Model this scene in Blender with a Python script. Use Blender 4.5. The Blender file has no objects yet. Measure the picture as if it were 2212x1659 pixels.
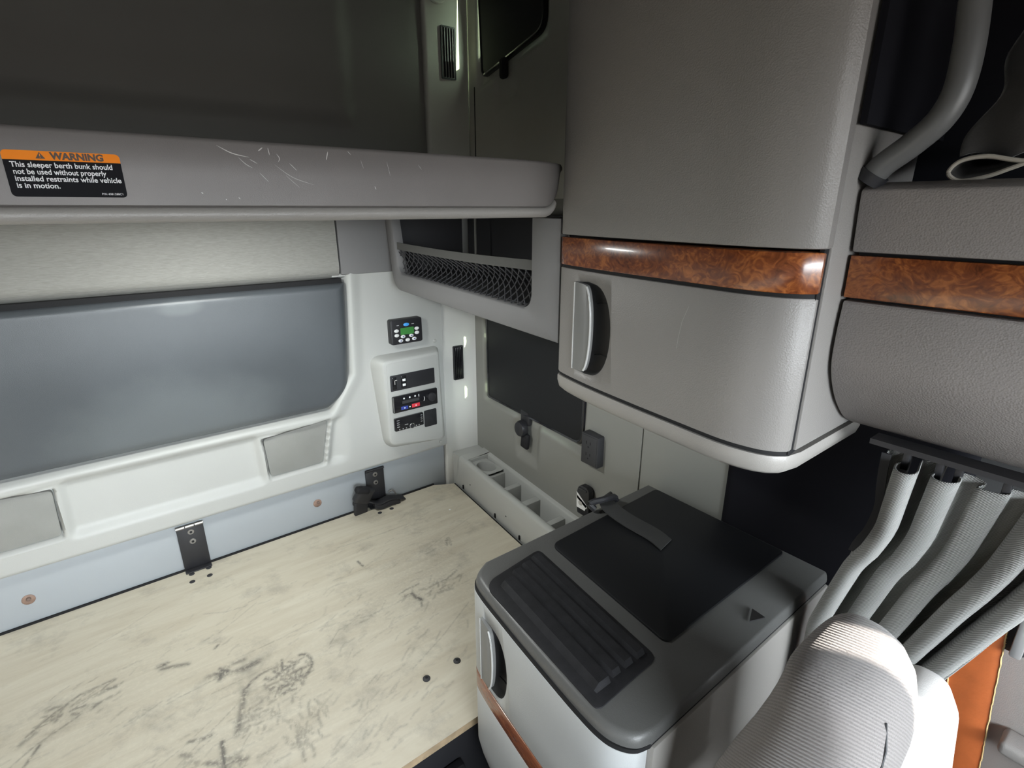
import bpy, bmesh, math, random
import numpy as np
from mathutils import Vector, Matrix
random.seed(7)
rng = np.random.default_rng(7)
scene = bpy.context.scene
COL = scene.collection
Z0 = 1.5          # eye height above the cab floor; geometry below is written relative to eye height

# ------------------------------------------------------------------ camera
cam_data = bpy.data.cameras.new('camera')
cam_data.sensor_width = 36.0
cam_data.lens = 1140.0 / 2212.0 * 36.0
cam_data.clip_start = 0.01
cam = bpy.data.objects.new('camera', cam_data)
COL.objects.link(cam)
cam.location = (0, 0, 0)
cam.rotation_euler = (math.radians(90 - 18.435), 0, math.radians(-37.8))
scene.camera = cam

# ------------------------------------------------------------------ world, sun, exposure
world = bpy.data.worlds.new('sky')
scene.world = world
world.use_nodes = True
wn = world.node_tree
bg = wn.nodes['Background']
bg.inputs['Strength'].default_value = 38.0
w_tc = wn.nodes.new('ShaderNodeTexCoord'); w_sep = wn.nodes.new('ShaderNodeSeparateXYZ')
wn.links.new(w_tc.outputs['Generated'], w_sep.inputs[0])
w_ramp = wn.nodes.new('ShaderNodeValToRGB')          # dark ground below the horizon, bright hazy sky above it
w_map = wn.nodes.new('ShaderNodeMapRange')
w_map.inputs['From Min'].default_value = -0.08; w_map.inputs['From Max'].default_value = 0.10
wn.links.new(w_sep.outputs['Z'], w_map.inputs['Value']); wn.links.new(w_map.outputs['Result'], w_ramp.inputs['Fac'])
w_ramp.color_ramp.elements[0].color = (0.10, 0.095, 0.09, 1)
w_ramp.color_ramp.elements[1].color = (0.88, 0.95, 1.0, 1)
wn.links.new(w_ramp.outputs['Color'], bg.inputs['Color'])

sun_data = bpy.data.lights.new('sun', 'SUN')
sun_data.energy = 24.0
sun_data.angle = math.radians(0.6)
sun_data.color = (1.0, 0.93, 0.84)
sun = bpy.data.objects.new('sun', sun_data)
COL.objects.link(sun)
SUN_TO = Vector((-0.50, 0.80, -0.33)).normalized()     # direction the light travels
sun.rotation_euler = SUN_TO.to_track_quat('-Z', 'Y').to_euler()
sun.location = (0.5, -3, 1)

LAMP = (0.20, 1.15); LAMP_W = 5.8      # dome lamp under the upper bunk
def portal(name, loc, to, w, h):
    d = bpy.data.lights.new(name, 'AREA')
    d.shape = 'RECTANGLE'; d.size = w; d.size_y = h
    d.cycles.is_portal = True
    o = bpy.data.objects.new(name, d)
    COL.objects.link(o)
    o.location = loc
    o.rotation_euler = Vector(to).to_track_quat('-Z', 'Y').to_euler()

portal('windshield_portal', (0.13, -1.19, -0.14), (0, 1, 0), 1.46, 0.52)
portal('sleeper_window_portal', (1.125, 1.27, -0.45), (-1, 0, 0), 0.56, 0.44)
portal('upper_window_portal', (1.125, 1.35, 0.60), (-1, 0, 0), 0.40, 0.42)
portal('driver_window_portal', (1.12, -0.7725, -0.18), (-1, 0, 0), 0.175, 0.56)

vs = scene.view_settings
vs.view_transform = 'Standard'
vs.look = 'None'
vs.gamma = 1.0
vs.use_curve_mapping = False
vs.exposure = 0.0

# ------------------------------------------------------------------ materials
MATS = {}
def mat(name, col, rough=0.5, metal=0.0, spec=0.5, bump=None, bump_scale=600, var=0.0, var_scale=3.0,
        coat=0.0, sheen=0.0, bump_dist=0.0006):
    m = bpy.data.materials.new(name)
    m.use_nodes = True
    nt = m.node_tree
    b = nt.nodes['Principled BSDF']
    b.inputs['Base Color'].default_value = (*col, 1)
    b.inputs['Roughness'].default_value = rough
    b.inputs['Metallic'].default_value = metal
    b.inputs['Specular IOR Level'].default_value = spec
    if coat: b.inputs['Coat Weight'].default_value = coat; b.inputs['Coat Roughness'].default_value = 0.08
    if sheen: b.inputs['Sheen Weight'].default_value = sheen
    tc = nt.nodes.new('ShaderNodeTexCoord')
    if var:
        n = nt.nodes.new('ShaderNodeTexNoise'); n.inputs['Scale'].default_value = var_scale; n.inputs['Detail'].default_value = 6
        nt.links.new(tc.outputs['Object'], n.inputs['Vector'])
        r = nt.nodes.new('ShaderNodeMapRange')
        r.inputs['From Min'].default_value = 0.3; r.inputs['From Max'].default_value = 0.7
        r.inputs['To Min'].default_value = 1 - var; r.inputs['To Max'].default_value = 1 + var
        nt.links.new(n.outputs['Fac'], r.inputs['Value'])
        mx = nt.nodes.new('ShaderNodeVectorMath'); mx.operation = 'SCALE'
        mx.inputs[0].default_value = col
        nt.links.new(r.outputs['Result'], mx.inputs['Scale'])
        nt.links.new(mx.outputs['Vector'], b.inputs['Base Color'])
    if bump:
        n = nt.nodes.new('ShaderNodeTexVoronoi' if bump == 'grain' else 'ShaderNodeTexNoise')
        n.inputs['Scale'].default_value = bump_scale
        nt.links.new(tc.outputs['Object'], n.inputs['Vector'])
        bp = nt.nodes.new('ShaderNodeBump')
        bp.inputs['Strength'].default_value = 0.5
        bp.inputs['Distance'].default_value = bump_dist
        nt.links.new(n.outputs['Distance' if bump == 'grain' else 'Fac'], bp.inputs['Height'])
        nt.links.new(bp.outputs['Normal'], b.inputs['Normal'])
    MATS[name] = m
    return m

mat('trim_column', (0.55, 0.55, 0.52), 0.45, bump='noise', bump_scale=900, var=0.03, bump_dist=0.0003)
mat('trim_light', (0.415, 0.42, 0.402), 0.45, bump='noise', bump_scale=900, var=0.03, bump_dist=0.0003)
mat('trim_smooth', (0.34, 0.365, 0.385), 0.38, var=0.02)
mat('wall_grey', (0.235, 0.235, 0.217), 0.55, bump='noise', bump_scale=800, var=0.04, bump_dist=0.0003)
mat('cabinet_grey', (0.245, 0.232, 0.220), 0.42, bump='grain', bump_scale=520, var=0.03, bump_dist=0.0005)
mat('worktop_grey', (0.10, 0.10, 0.097), 0.42, bump='grain', bump_scale=620, var=0.02, bump_dist=0.0003)
mat('counter_grey', (0.46, 0.475, 0.48), 0.42, bump='grain', bump_scale=620, var=0.02, bump_dist=0.0003)
mat('base_light', (0.31, 0.295, 0.275), 0.42, bump='grain', bump_scale=620, bump_dist=0.0003)
mat('console_grey', (0.26, 0.240, 0.232), 0.5, bump='grain', bump_scale=480, bump_dist=0.0007)
mat('fascia_grey', (0.195, 0.179, 0.171), 0.45, bump='noise', bump_scale=900, var=0.08, var_scale=5, bump_dist=0.0003)
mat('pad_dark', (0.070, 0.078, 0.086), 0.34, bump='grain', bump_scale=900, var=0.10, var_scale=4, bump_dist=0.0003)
mat('corner_panel', (0.175, 0.173, 0.175), 0.6, bump='noise', bump_scale=900, bump_dist=0.0003)
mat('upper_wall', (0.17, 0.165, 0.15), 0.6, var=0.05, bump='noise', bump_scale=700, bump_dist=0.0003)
mat('upper_side', (0.50, 0.50, 0.45), 0.55, bump='noise', bump_scale=800, bump_dist=0.0003)
mat('grille', (0.24, 0.24, 0.225), 0.7, bump='grain', bump_scale=900, bump_dist=0.0006, var=0.05, var_scale=14)
mat('black_plastic', (0.018, 0.018, 0.021), 0.45, bump='noise', bump_scale=700, bump_dist=0.0002)
mat('black_rubber', (0.014, 0.014, 0.016), 0.7, spec=0.3, bump='noise', bump_scale=900, bump_dist=0.0008, var=0.25, var_scale=60)
mat('black_gap', (0.004, 0.004, 0.005), 0.8)
mat('black_gloss', (0.012, 0.012, 0.014), 0.12, spec=0.6)
mat('shade_black', (0.010, 0.0105, 0.012), 0.5, spec=0.3)
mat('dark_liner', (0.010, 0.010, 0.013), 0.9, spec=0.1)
mat('dark_grey', (0.040, 0.040, 0.043), 0.55, spec=0.3)
mat('chrome', (0.72, 0.73, 0.74), 0.28, metal=1.0)
mat('satin_silver', (0.60, 0.60, 0.60), 0.35, metal=0.6)
mat('metal_grey', (0.30, 0.29, 0.28), 0.35, metal=0.8)
mat('handle_grey', (0.20, 0.20, 0.195), 0.4)
mat('edging_pale', (0.55, 0.55, 0.54), 0.35)
mat('cup_grey', (0.085, 0.085, 0.085), 0.35)
mat('tube_grey', (0.12, 0.12, 0.118), 0.38)
mat('bolt_brown', (0.26, 0.17, 0.13), 0.6, var=0.2, var_scale=80)
mat('bolt_dark', (0.16, 0.11, 0.09), 0.6)
mat('orange_label', (0.95, 0.26, 0.01), 0.6, spec=0.2)
mat('label_black', (0.008, 0.008, 0.010), 0.7, spec=0.15)
mat('label_white', (0.85, 0.85, 0.85), 0.5)
mat('ink_brown', (0.05, 0.015, 0.0), 0.5)
mat('scratch_white', (0.62, 0.60, 0.57), 0.6)
mat('scratch_faint', (0.34, 0.33, 0.31), 0.6)
mat('button_white', (0.75, 0.76, 0.76), 0.4)
mat('button_blue', (0.07, 0.36, 0.85), 0.4)
mat('screen_green', (0.05, 0.22, 0.05), 0.3)
mat('mark_red', (0.65, 0.04, 0.06), 0.4)
mat('mark_blue', (0.03, 0.05, 0.28), 0.4)
mat('mark_white', (0.85, 0.85, 0.85), 0.4)
mat('net_cord', (0.045, 0.045, 0.05), 0.6)
mat('band_grey', (0.10, 0.10, 0.095), 0.8, bump='noise', bump_scale=1200)
mat('webbing_black', (0.016, 0.016, 0.019), 0.55, bump='noise', bump_scale=1200)
mat('webbing_grey', (0.035, 0.035, 0.035), 0.6, bump='noise', bump_scale=1200)
mat('cloth_dark', (0.035, 0.033, 0.031), 0.9, bump='noise', bump_scale=500, sheen=0.3)
mat('cloth_hem', (0.38, 0.35, 0.30), 0.9, bump='noise', bump_scale=900)
mat('leather_orange', (0.62, 0.16, 0.045), 0.5, bump='noise', bump_scale=200, var=0.12, var_scale=25)
mat('leather_red', (0.55, 0.09, 0.03), 0.5, bump='noise', bump_scale=200)
mat('leather_fray', (0.80, 0.58, 0.28), 0.9)
mat('door_grey', (0.36, 0.34, 0.325), 0.5, bump='noise', bump_scale=700)
mat('floor_rubber', (0.02, 0.021, 0.024), 0.7, bump='noise', bump_scale=400, bump_dist=0.001)
mat('ceiling_grey', (0.16, 0.15, 0.14), 0.9)
mat('dash_dark', (0.04, 0.04, 0.04), 0.7)
mat('shell_grey', (0.33, 0.32, 0.30), 0.7)
mat('seat_smooth', (0.62, 0.60, 0.58), 0.85, bump='noise', bump_scale=900, sheen=0.2)
mat('lamp_lens', (0.9, 0.9, 0.88), 0.4)
MATS['lamp_lens'].node_tree.nodes['Principled BSDF'].inputs['Emission Color'].default_value = (0.97, 1, 0.97, 1)
MATS['lamp_lens'].node_tree.nodes['Principled BSDF'].inputs['Emission Strength'].default_value = 12.0
mat('tray_inside', (0.30, 0.30, 0.28), 0.5)
mat('cup_shadow', (0.03, 0.02, 0.015), 0.5)

def wood_mat(name, c1, c2, c3, axis):
    m = bpy.data.materials.new(name); m.use_nodes = True
    nt = m.node_tree; b = nt.nodes['Principled BSDF']
    tc = nt.nodes.new('ShaderNodeTexCoord')
    mp = nt.nodes.new('ShaderNodeMapping'); mp.inputs['Scale'].default_value = axis
    nt.links.new(tc.outputs['Object'], mp.inputs['Vector'])
    n1 = nt.nodes.new('ShaderNodeTexNoise'); n1.inputs['Scale'].default_value = 6; n1.inputs['Detail'].default_value = 3
    n1.inputs['Distortion'].default_value = 2.5
    nt.links.new(mp.outputs['Vector'], n1.inputs['Vector'])
    n2 = nt.nodes.new('ShaderNodeTexNoise'); n2.inputs['Scale'].default_value = 45; n2.inputs['Detail'].default_value = 8
    n2.inputs['Distortion'].default_value = 3.0
    nt.links.new(mp.outputs['Vector'], n2.inputs['Vector'])
    ad = nt.nodes.new('ShaderNodeMath'); ad.operation = 'MULTIPLY_ADD'; ad.inputs[1].default_value = 0.5
    md = nt.nodes.new('ShaderNodeMath'); md.operation = 'MULTIPLY'; md.inputs[1].default_value = 0.5
    nt.links.new(n2.outputs['Fac'], md.inputs[0])
    nt.links.new(n1.outputs['Fac'], ad.inputs[0]); nt.links.new(md.outputs[0], ad.inputs[2])
    cr = nt.nodes.new('ShaderNodeValToRGB')
    e = cr.color_ramp.elements
    e[0].position = 0.36; e[0].color = (*c1, 1); e[1].position = 0.64; e[1].color = (*c3, 1)
    k = e.new(0.5); k.color = (*c2, 1)
    nt.links.new(ad.outputs[0], cr.inputs['Fac'])
    nt.links.new(cr.outputs['Color'], b.inputs['Base Color'])
    b.inputs['Roughness'].default_value = 0.22
    b.inputs['Coat Weight'].default_value = 0.3; b.inputs['Coat Roughness'].default_value = 0.08
    MATS[name] = m
wood_mat('burl_wood', (0.085, 0.022, 0.008), (0.20, 0.055, 0.016), (0.42, 0.14, 0.035), (1, 1, 1.3))
wood_mat('strip_wood', (0.14, 0.040, 0.018), (0.23, 0.075, 0.035), (0.32, 0.12, 0.06), (1, 0.5, 3))

def rib_mat(name, col, scale, dirv, dist=0.002, rough=0.9, sheen=0.3, twill=False):
    m = bpy.data.materials.new(name); m.use_nodes = True
    nt = m.node_tree; b = nt.nodes['Principled BSDF']
    b.inputs['Base Color'].default_value = (*col, 1); b.inputs['Roughness'].default_value = rough
    b.inputs['Sheen Weight'].default_value = sheen
    tc = nt.nodes.new('ShaderNodeTexCoord')
    mp = nt.nodes.new('ShaderNodeMapping'); mp.inputs['Rotation'].default_value = dirv
    nt.links.new(tc.outputs['Object'], mp.inputs['Vector'])
    w = nt.nodes.new('ShaderNodeTexWave'); w.wave_type = 'BANDS'; w.bands_direction = 'Z'
    w.inputs['Scale'].default_value = scale; w.inputs['Distortion'].default_value = 0.8
    w.inputs['Detail'].default_value = 1.5; w.inputs['Detail Scale'].default_value = 4
    nt.links.new(mp.outputs['Vector'], w.inputs['Vector'])
    n = nt.nodes.new('ShaderNodeTexNoise'); n.inputs['Scale'].default_value = 700
    nt.links.new(tc.outputs['Object'], n.inputs['Vector'])
    ad = nt.nodes.new('ShaderNodeMath'); ad.operation = 'MULTIPLY_ADD'; ad.inputs[1].default_value = 0.6
    nt.links.new(n.outputs['Fac'], ad.inputs[0]); nt.links.new(w.outputs['Fac'], ad.inputs[2])
    bp = nt.nodes.new('ShaderNodeBump'); bp.inputs['Strength'].default_value = 0.8; bp.inputs['Distance'].default_value = dist
    nt.links.new(ad.outputs[0], bp.inputs['Height']); nt.links.new(bp.outputs['Normal'], b.inputs['Normal'])
    mr = nt.nodes.new('ShaderNodeMapRange'); mr.inputs['To Min'].default_value = 0.72; mr.inputs['To Max'].default_value = 1.08
    nt.links.new(w.outputs['Fac'], mr.inputs['Value'])
    sc = nt.nodes.new('ShaderNodeVectorMath'); sc.operation = 'SCALE'; sc.inputs[0].default_value = col
    nt.links.new(mr.outputs['Result'], sc.inputs['Scale']); nt.links.new(sc.outputs['Vector'], b.inputs['Base Color'])
    MATS[name] = m
rib_mat('seat_rib', (0.20, 0.182, 0.175), 105, (0.3, -0.785, 0.1), 0.0009)
rib_mat('curtain_twill', (0.29, 0.29, 0.28), 200, (0.9, 0.2, 0), 0.0005, sheen=0.15)

# fibrous upper pad: fine fibres lying along the wall
def fibre_mat(name, col):
    m = bpy.data.materials.new(name); m.use_nodes = True
    nt = m.node_tree; b = nt.nodes['Principled BSDF']; b.inputs['Roughness'].default_value = 0.75
    tc = nt.nodes.new('ShaderNodeTexCoord'); mp = nt.nodes.new('ShaderNodeMapping'); mp.inputs['Scale'].default_value = (60, 60, 500)
    nt.links.new(tc.outputs['Object'], mp.inputs['Vector'])
    n = nt.nodes.new('ShaderNodeTexNoise'); n.inputs['Scale'].default_value = 1.0; n.inputs['Detail'].default_value = 4
    n.inputs['Distortion'].default_value = 0.6
    nt.links.new(mp.outputs['Vector'], n.inputs['Vector'])
    mr = nt.nodes.new('ShaderNodeMapRange'); mr.inputs['From Min'].default_value = 0.3; mr.inputs['From Max'].default_value = 0.7
    mr.inputs['To Min'].default_value = 0.88; mr.inputs['To Max'].default_value = 1.12
    nt.links.new(n.outputs['Fac'], mr.inputs['Value'])
    sc = nt.nodes.new('ShaderNodeVectorMath'); sc.operation = 'SCALE'; sc.inputs[0].default_value = col
    nt.links.new(mr.outputs['Result'], sc.inputs['Scale']); nt.links.new(sc.outputs['Vector'], b.inputs['Base Color'])
    bp = nt.nodes.new('ShaderNodeBump'); bp.inputs['Strength'].default_value = 0.4; bp.inputs['Distance'].default_value = 0.0006
    nt.links.new(n.outputs['Fac'], bp.inputs['Height']); nt.links.new(bp.outputs['Normal'], b.inputs['Normal'])
    MATS[name] = m
fibre_mat('pad_fibre', (0.265, 0.262, 0.243))

def pad_sheen():
    # lamp glint and board reflection painted into the padded panel's colour
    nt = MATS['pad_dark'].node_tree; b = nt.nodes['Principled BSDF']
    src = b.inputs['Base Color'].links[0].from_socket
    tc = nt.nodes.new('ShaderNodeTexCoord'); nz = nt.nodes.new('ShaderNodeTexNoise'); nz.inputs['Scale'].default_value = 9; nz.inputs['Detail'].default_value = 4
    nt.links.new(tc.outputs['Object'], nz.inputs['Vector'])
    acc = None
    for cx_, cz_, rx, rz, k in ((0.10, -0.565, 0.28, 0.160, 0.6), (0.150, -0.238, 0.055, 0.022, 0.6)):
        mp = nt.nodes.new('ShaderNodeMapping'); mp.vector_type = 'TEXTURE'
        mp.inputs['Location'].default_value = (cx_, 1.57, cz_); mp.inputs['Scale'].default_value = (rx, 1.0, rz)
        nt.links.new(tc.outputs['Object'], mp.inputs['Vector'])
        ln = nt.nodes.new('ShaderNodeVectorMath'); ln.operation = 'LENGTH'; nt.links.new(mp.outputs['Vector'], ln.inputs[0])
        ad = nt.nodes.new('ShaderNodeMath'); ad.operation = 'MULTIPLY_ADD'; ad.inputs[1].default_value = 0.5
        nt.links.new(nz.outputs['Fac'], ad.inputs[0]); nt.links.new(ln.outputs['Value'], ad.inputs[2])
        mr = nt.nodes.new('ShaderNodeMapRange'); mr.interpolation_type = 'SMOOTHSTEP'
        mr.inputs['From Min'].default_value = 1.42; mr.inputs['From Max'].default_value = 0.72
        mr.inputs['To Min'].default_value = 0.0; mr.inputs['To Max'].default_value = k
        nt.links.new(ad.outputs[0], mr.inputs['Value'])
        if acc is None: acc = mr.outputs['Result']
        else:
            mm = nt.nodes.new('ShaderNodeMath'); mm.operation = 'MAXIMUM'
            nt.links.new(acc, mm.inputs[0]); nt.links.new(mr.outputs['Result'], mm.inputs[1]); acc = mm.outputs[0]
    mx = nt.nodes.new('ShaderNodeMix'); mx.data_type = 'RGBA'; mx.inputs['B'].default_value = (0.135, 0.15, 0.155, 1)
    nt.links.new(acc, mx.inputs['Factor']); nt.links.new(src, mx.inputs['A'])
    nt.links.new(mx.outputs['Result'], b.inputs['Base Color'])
pad_sheen()

def plywood_mat():
    m = bpy.data.materials.new('plywood'); m.use_nodes = True
    nt = m.node_tree; b = nt.nodes['Principled BSDF']; b.inputs['Roughness'].default_value = 0.55
    tc = nt.nodes.new('ShaderNodeTexCoord'); mp = nt.nodes.new('ShaderNodeMapping')
    mp.inputs['Scale'].default_value = (2.5, 16, 16); mp.inputs['Rotation'].default_value = (0, 0, 0.06)
    nt.links.new(tc.outputs['Object'], mp.inputs['Vector'])
    n = nt.nodes.new('ShaderNodeTexNoise'); n.inputs['Scale'].default_value = 1.6; n.inputs['Detail'].default_value = 10; n.inputs['Roughness'].default_value = 0.62
    n.inputs['Distortion'].default_value = 0.8
    nt.links.new(mp.outputs['Vector'], n.inputs['Vector'])
    cr = nt.nodes.new('ShaderNodeValToRGB'); e = cr.color_ramp.elements
    e[0].position = 0.30; e[0].color = (0.52, 0.465, 0.36, 1); e[1].position = 0.70; e[1].color = (0.63, 0.585, 0.475, 1)
    nt.links.new(n.outputs['Fac'], cr.inputs['Fac'])
    # blotches of general grime
    n2 = nt.nodes.new('ShaderNodeTexNoise'); n2.inputs['Scale'].default_value = 7; n2.inputs['Detail'].default_value = 8; n2.inputs['Roughness'].default_value = 0.7
    nt.links.new(tc.outputs['Object'], n2.inputs['Vector'])
    r2 = nt.nodes.new('ShaderNodeMapRange'); r2.inputs['From Min'].default_value = 0.52; r2.inputs['From Max'].default_value = 0.8
    r2.inputs['To Min'].default_value = 0.0; r2.inputs['To Max'].default_value = 0.55
    nt.links.new(n2.outputs['Fac'], r2.inputs['Value'])
    at = nt.nodes.new('ShaderNodeAttribute'); at.attribute_name = 'grime'
    n3 = nt.nodes.new('ShaderNodeTexNoise'); n3.inputs['Scale'].default_value = 120; n3.inputs['Detail'].default_value = 5
    nt.links.new(tc.outputs['Object'], n3.inputs['Vector'])
    r3 = nt.nodes.new('ShaderNodeMapRange'); r3.inputs['From Min'].default_value = 0.22; r3.inputs['From Max'].default_value = 0.52
    nt.links.new(n3.outputs['Fac'], r3.inputs['Value'])
    mu = nt.nodes.new('ShaderNodeMath'); mu.operation = 'MULTIPLY'
    nt.links.new(at.outputs['Fac'], mu.inputs[0]); nt.links.new(r3.outputs['Result'], mu.inputs[1])
    ad = nt.nodes.new('ShaderNodeMath'); ad.operation = 'ADD'; ad.use_clamp = True
    nt.links.new(mu.outputs[0], ad.inputs[0]); nt.links.new(r2.outputs['Result'], ad.inputs[1])
    mx = nt.nodes.new('ShaderNodeMix'); mx.data_type = 'RGBA'
    nt.links.new(ad.outputs[0], mx.inputs['Factor']); nt.links.new(cr.outputs['Color'], mx.inputs['A'])
    mx.inputs['B'].default_value = (0.085, 0.08, 0.075, 1)
    nt.links.new(mx.outputs['Result'], b.inputs['Base Color'])
    bp = nt.nodes.new('ShaderNodeBump'); bp.inputs['Strength'].default_value = 0.25; bp.inputs['Distance'].default_value = 0.001
    nt.links.new(n.outputs['Fac'], bp.inputs['Height']); nt.links.new(bp.outputs['Normal'], b.inputs['Normal'])
    MATS['plywood'] = m
plywood_mat()
def glass_mat():
    m = bpy.data.materials.new('window_glass'); m.use_nodes = True
    nt = m.node_tree; out = nt.nodes['Material Output']; nt.nodes.remove(nt.nodes['Principled BSDF'])
    t = nt.nodes.new('ShaderNodeBsdfTransparent'); t.inputs['Color'].default_value = (0.80, 0.88, 0.74, 1)
    g = nt.nodes.new('ShaderNodeBsdfGlossy'); g.inputs['Roughness'].default_value = 0.02
    mx = nt.nodes.new('ShaderNodeMixShader'); mx.inputs['Fac'].default_value = 0.06
    nt.links.new(t.outputs[0], mx.inputs[1]); nt.links.new(g.outputs[0], mx.inputs[2]); nt.links.new(mx.outputs[0], out.inputs['Surface'])
    MATS['window_glass'] = m
glass_mat()
mat('ply_edge', (0.40, 0.30, 0.19), 0.7, var=0.2, var_scale=40)

# ------------------------------------------------------------------ mesh helpers: every shape is (verts, faces)
def join(*vf):
    V, F = [], []
    for v, f in vf:
        o = len(V); V.extend([tuple(p) for p in v]); F.extend([tuple(i + o for i in q) for q in f])
    return V, F

def bev(vf, off, seg=2, ang=35):
    bm = bmesh.new()
    vs_ = [bm.verts.new(p) for p in vf[0]]
    for q in vf[1]:
        try: bm.faces.new([vs_[i] for i in q])
        except ValueError: pass
    bmesh.ops.recalc_face_normals(bm, faces=bm.faces)
    bm.normal_update()
    ed = [e for e in bm.edges if len(e.link_faces) == 2 and e.calc_face_angle(0) > math.radians(ang)]
    if ed:
        bmesh.ops.bevel(bm, geom=ed, offset=off, offset_type='OFFSET', segments=seg, profile=0.5, affect='EDGES', clamp_overlap=True)
    bm.verts.index_update()
    out = ([tuple(v.co) for v in bm.verts], [tuple(v.index for v in f.verts) for f in bm.faces])
    bm.free()
    return out

def box(x0, x1, y0, y1, z0, z1, b=0.0, seg=2):
    v = [(x, y, z) for x in (x0, x1) for y in (y0, y1) for z in (z0, z1)]
    f = [(0, 1, 3, 2), (4, 6, 7, 5), (0, 4, 5, 1), (2, 3, 7, 6), (0, 2, 6, 4), (1, 5, 7, 3)]
    return bev((v, f), b, seg) if b else (v, f)

def prism(pts, ax, d0, d1, b=0.0, seg=2, ang=35):
    """polygon given in the two axes other than ax, drawn out along ax from d0 to d1"""
    def P(p, d):
        return {0: (d, p[0], p[1]), 1: (p[0], d, p[1]), 2: (p[0], p[1], d)}[ax]
    n = len(pts)
    v = [P(p, d0) for p in pts] + [P(p, d1) for p in pts]
    f = [tuple(range(n)), tuple(range(2 * n - 1, n - 1, -1))] + [(i, (i + 1) % n, n + (i + 1) % n, n + i) for i in range(n)]
    return bev((v, f), b, seg, ang) if b else (v, f)

def rrect(a0, a1, b0, b1, r, n=6):
    """rounded rectangle outline; r one radius or four (a1b1, a0b1, a0b0, a1b0)"""
    rs = r if isinstance(r, (tuple, list)) else (r,) * 4
    out = []
    for k, (ca, cb) in enumerate(((a1, b1), (a0, b1), (a0, b0), (a1, b0))):
        rr = max(rs[k], 1e-5)
        sa = -1 if ca == a1 else 1; sb = -1 if cb == b1 else 1
        for i in range(n + 1):
            t = math.radians(90 * k + 90 * i / n)
            out.append((ca + sa * rr + rr * math.cos(t), cb + sb * rr + rr * math.sin(t)))
    return out

def roundpoly(pts, rads, n=6):
    out = []
    m = len(pts)
    for i in range(m):
        p = Vector(pts[i]); a = (Vector(pts[i - 1]) - p).normalized(); c = (Vector(pts[(i + 1) % m]) - p).normalized()
        r = rads[i] if isinstance(rads, (list, tuple)) else rads
        if r <= 0: out.append(tuple(p)); continue
        p0 = p + a * r; p1 = p + c * r
        for k in range(n + 1):
            t = k / n
            q = p0 * (1 - t) ** 2 + p * 2 * t * (1 - t) + p1 * t * t
            out.append(tuple(q))
    return out

def grid(fn, us, vs_):
    nu, nv = len(us), len(vs_)
    V = [fn(u, v) for u in us for v in vs_]
    F = [(i * nv + j, (i + 1) * nv + j, (i + 1) * nv + j + 1, i * nv + j + 1) for i in range(nu - 1) for j in range(nv - 1)]
    return V, F

def loft(rings, closed=True, cap=True):
    n = len(rings[0]); V = [p for r in rings for p in r]; F = []
    for k in range(len(rings) - 1):
        for i in range(n if closed else n - 1):
            j = (i + 1) % n
            F.append((k * n + i, k * n + j, (k + 1) * n + j, (k + 1) * n + i))
    if cap and closed:
        F.append(tuple(range(n - 1, -1, -1))); F.append(tuple((len(rings) - 1) * n + i for i in range(n)))
    return V, F

def tube(pts, r, n=10, closed=False):
    P = [Vector(p) for p in pts]; rings = []
    up = Vector((0.13, 0.21, 0.97)).normalized(); m = len(P)
    for i, p in enumerate(P):
        d = (P[(i + 1) % m] - P[i - 1]) if closed else (P[min(i + 1, m - 1)] - P[max(i - 1, 0)])
        d.normalize()
        a = d.cross(up)
        if a.length < 1e-3: a = d.cross(Vector((1, 0, 0)))
        a.normalize(); b = d.cross(a).normalized()
        rr = r[i] if isinstance(r, (list, tuple)) else r
        rings.append([tuple(p + a * math.cos(t) * rr + b * math.sin(t) * rr) for t in [2 * math.pi * k / n for k in range(n)]])
    if closed: rings.append(rings[0]); return loft(rings, True, False)
    return loft(rings)

def spline(pts, n=12):
    """Catmull-Rom through the points"""
    P = [np.array(p, float) for p in pts]; out = []
    for i in range(len(P) - 1):
        p0 = P[max(i - 1, 0)]; p1 = P[i]; p2 = P[i + 1]; p3 = P[min(i + 2, len(P) - 1)]
        for k in range(n):
            t = k / n
            out.append(tuple(0.5 * ((2 * p1) + (-p0 + p2) * t + (2 * p0 - 5 * p1 + 4 * p2 - p3) * t * t + (-p0 + 3 * p1 - 3 * p2 + p3) * t ** 3)))
    out.append(tuple(P[-1]))
    return out

def disc(c, ax, r, h, n=16, dome=0.0, sgn=-1, ry=None):
    """short round button rising along ax (sgn side) from c, rim rounded"""
    ry = ry or r
    def P(a, b, d):
        return {0: (c[0] + sgn * d, c[1] + a, c[2] + b), 1: (c[0] + a, c[1] + sgn * d, c[2] + b), 2: (c[0] + a, c[1] + b, c[2] + sgn * d)}[ax]
    rings = []
    for s, d in ((1, 0), (1, h * 0.6), (0.86, h), (0.4, h + dome)):
        rings.append([P(r * s * math.cos(2 * math.pi * k / n), ry * s * math.sin(2 * math.pi * k / n), d) for k in range(n)])
    return loft(rings)

ORG = {}
def mk(name, vf, m, parent=None, smooth=True, ang=40, kind=None, label=None):
    o_ = ORG.get(parent.as_pointer(), Vector()) if parent else Vector()
    V = [(p[0] - o_[0], p[1] - o_[1], p[2] - o_[2]) for p in vf[0]]
    me = bpy.data.meshes.new(name)
    me.from_pydata(V, [], vf[1])
    bm = bmesh.new(); bm.from_mesh(me)
    bmesh.ops.recalc_face_normals(bm, faces=bm.faces)
    bm.to_mesh(me); bm.free()
    if smooth:
        me.polygons.foreach_set('use_smooth', [True] * len(me.polygons))
        me.set_sharp_from_angle(angle=math.radians(ang))
    me.materials.append(MATS[m])
    o = bpy.data.objects.new(name, me)
    COL.objects.link(o)
    if parent: o.parent = parent; ORG[o.as_pointer()] = o_
    if kind: o['kind'] = kind
    if label: o['label'] = label
    return o

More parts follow.
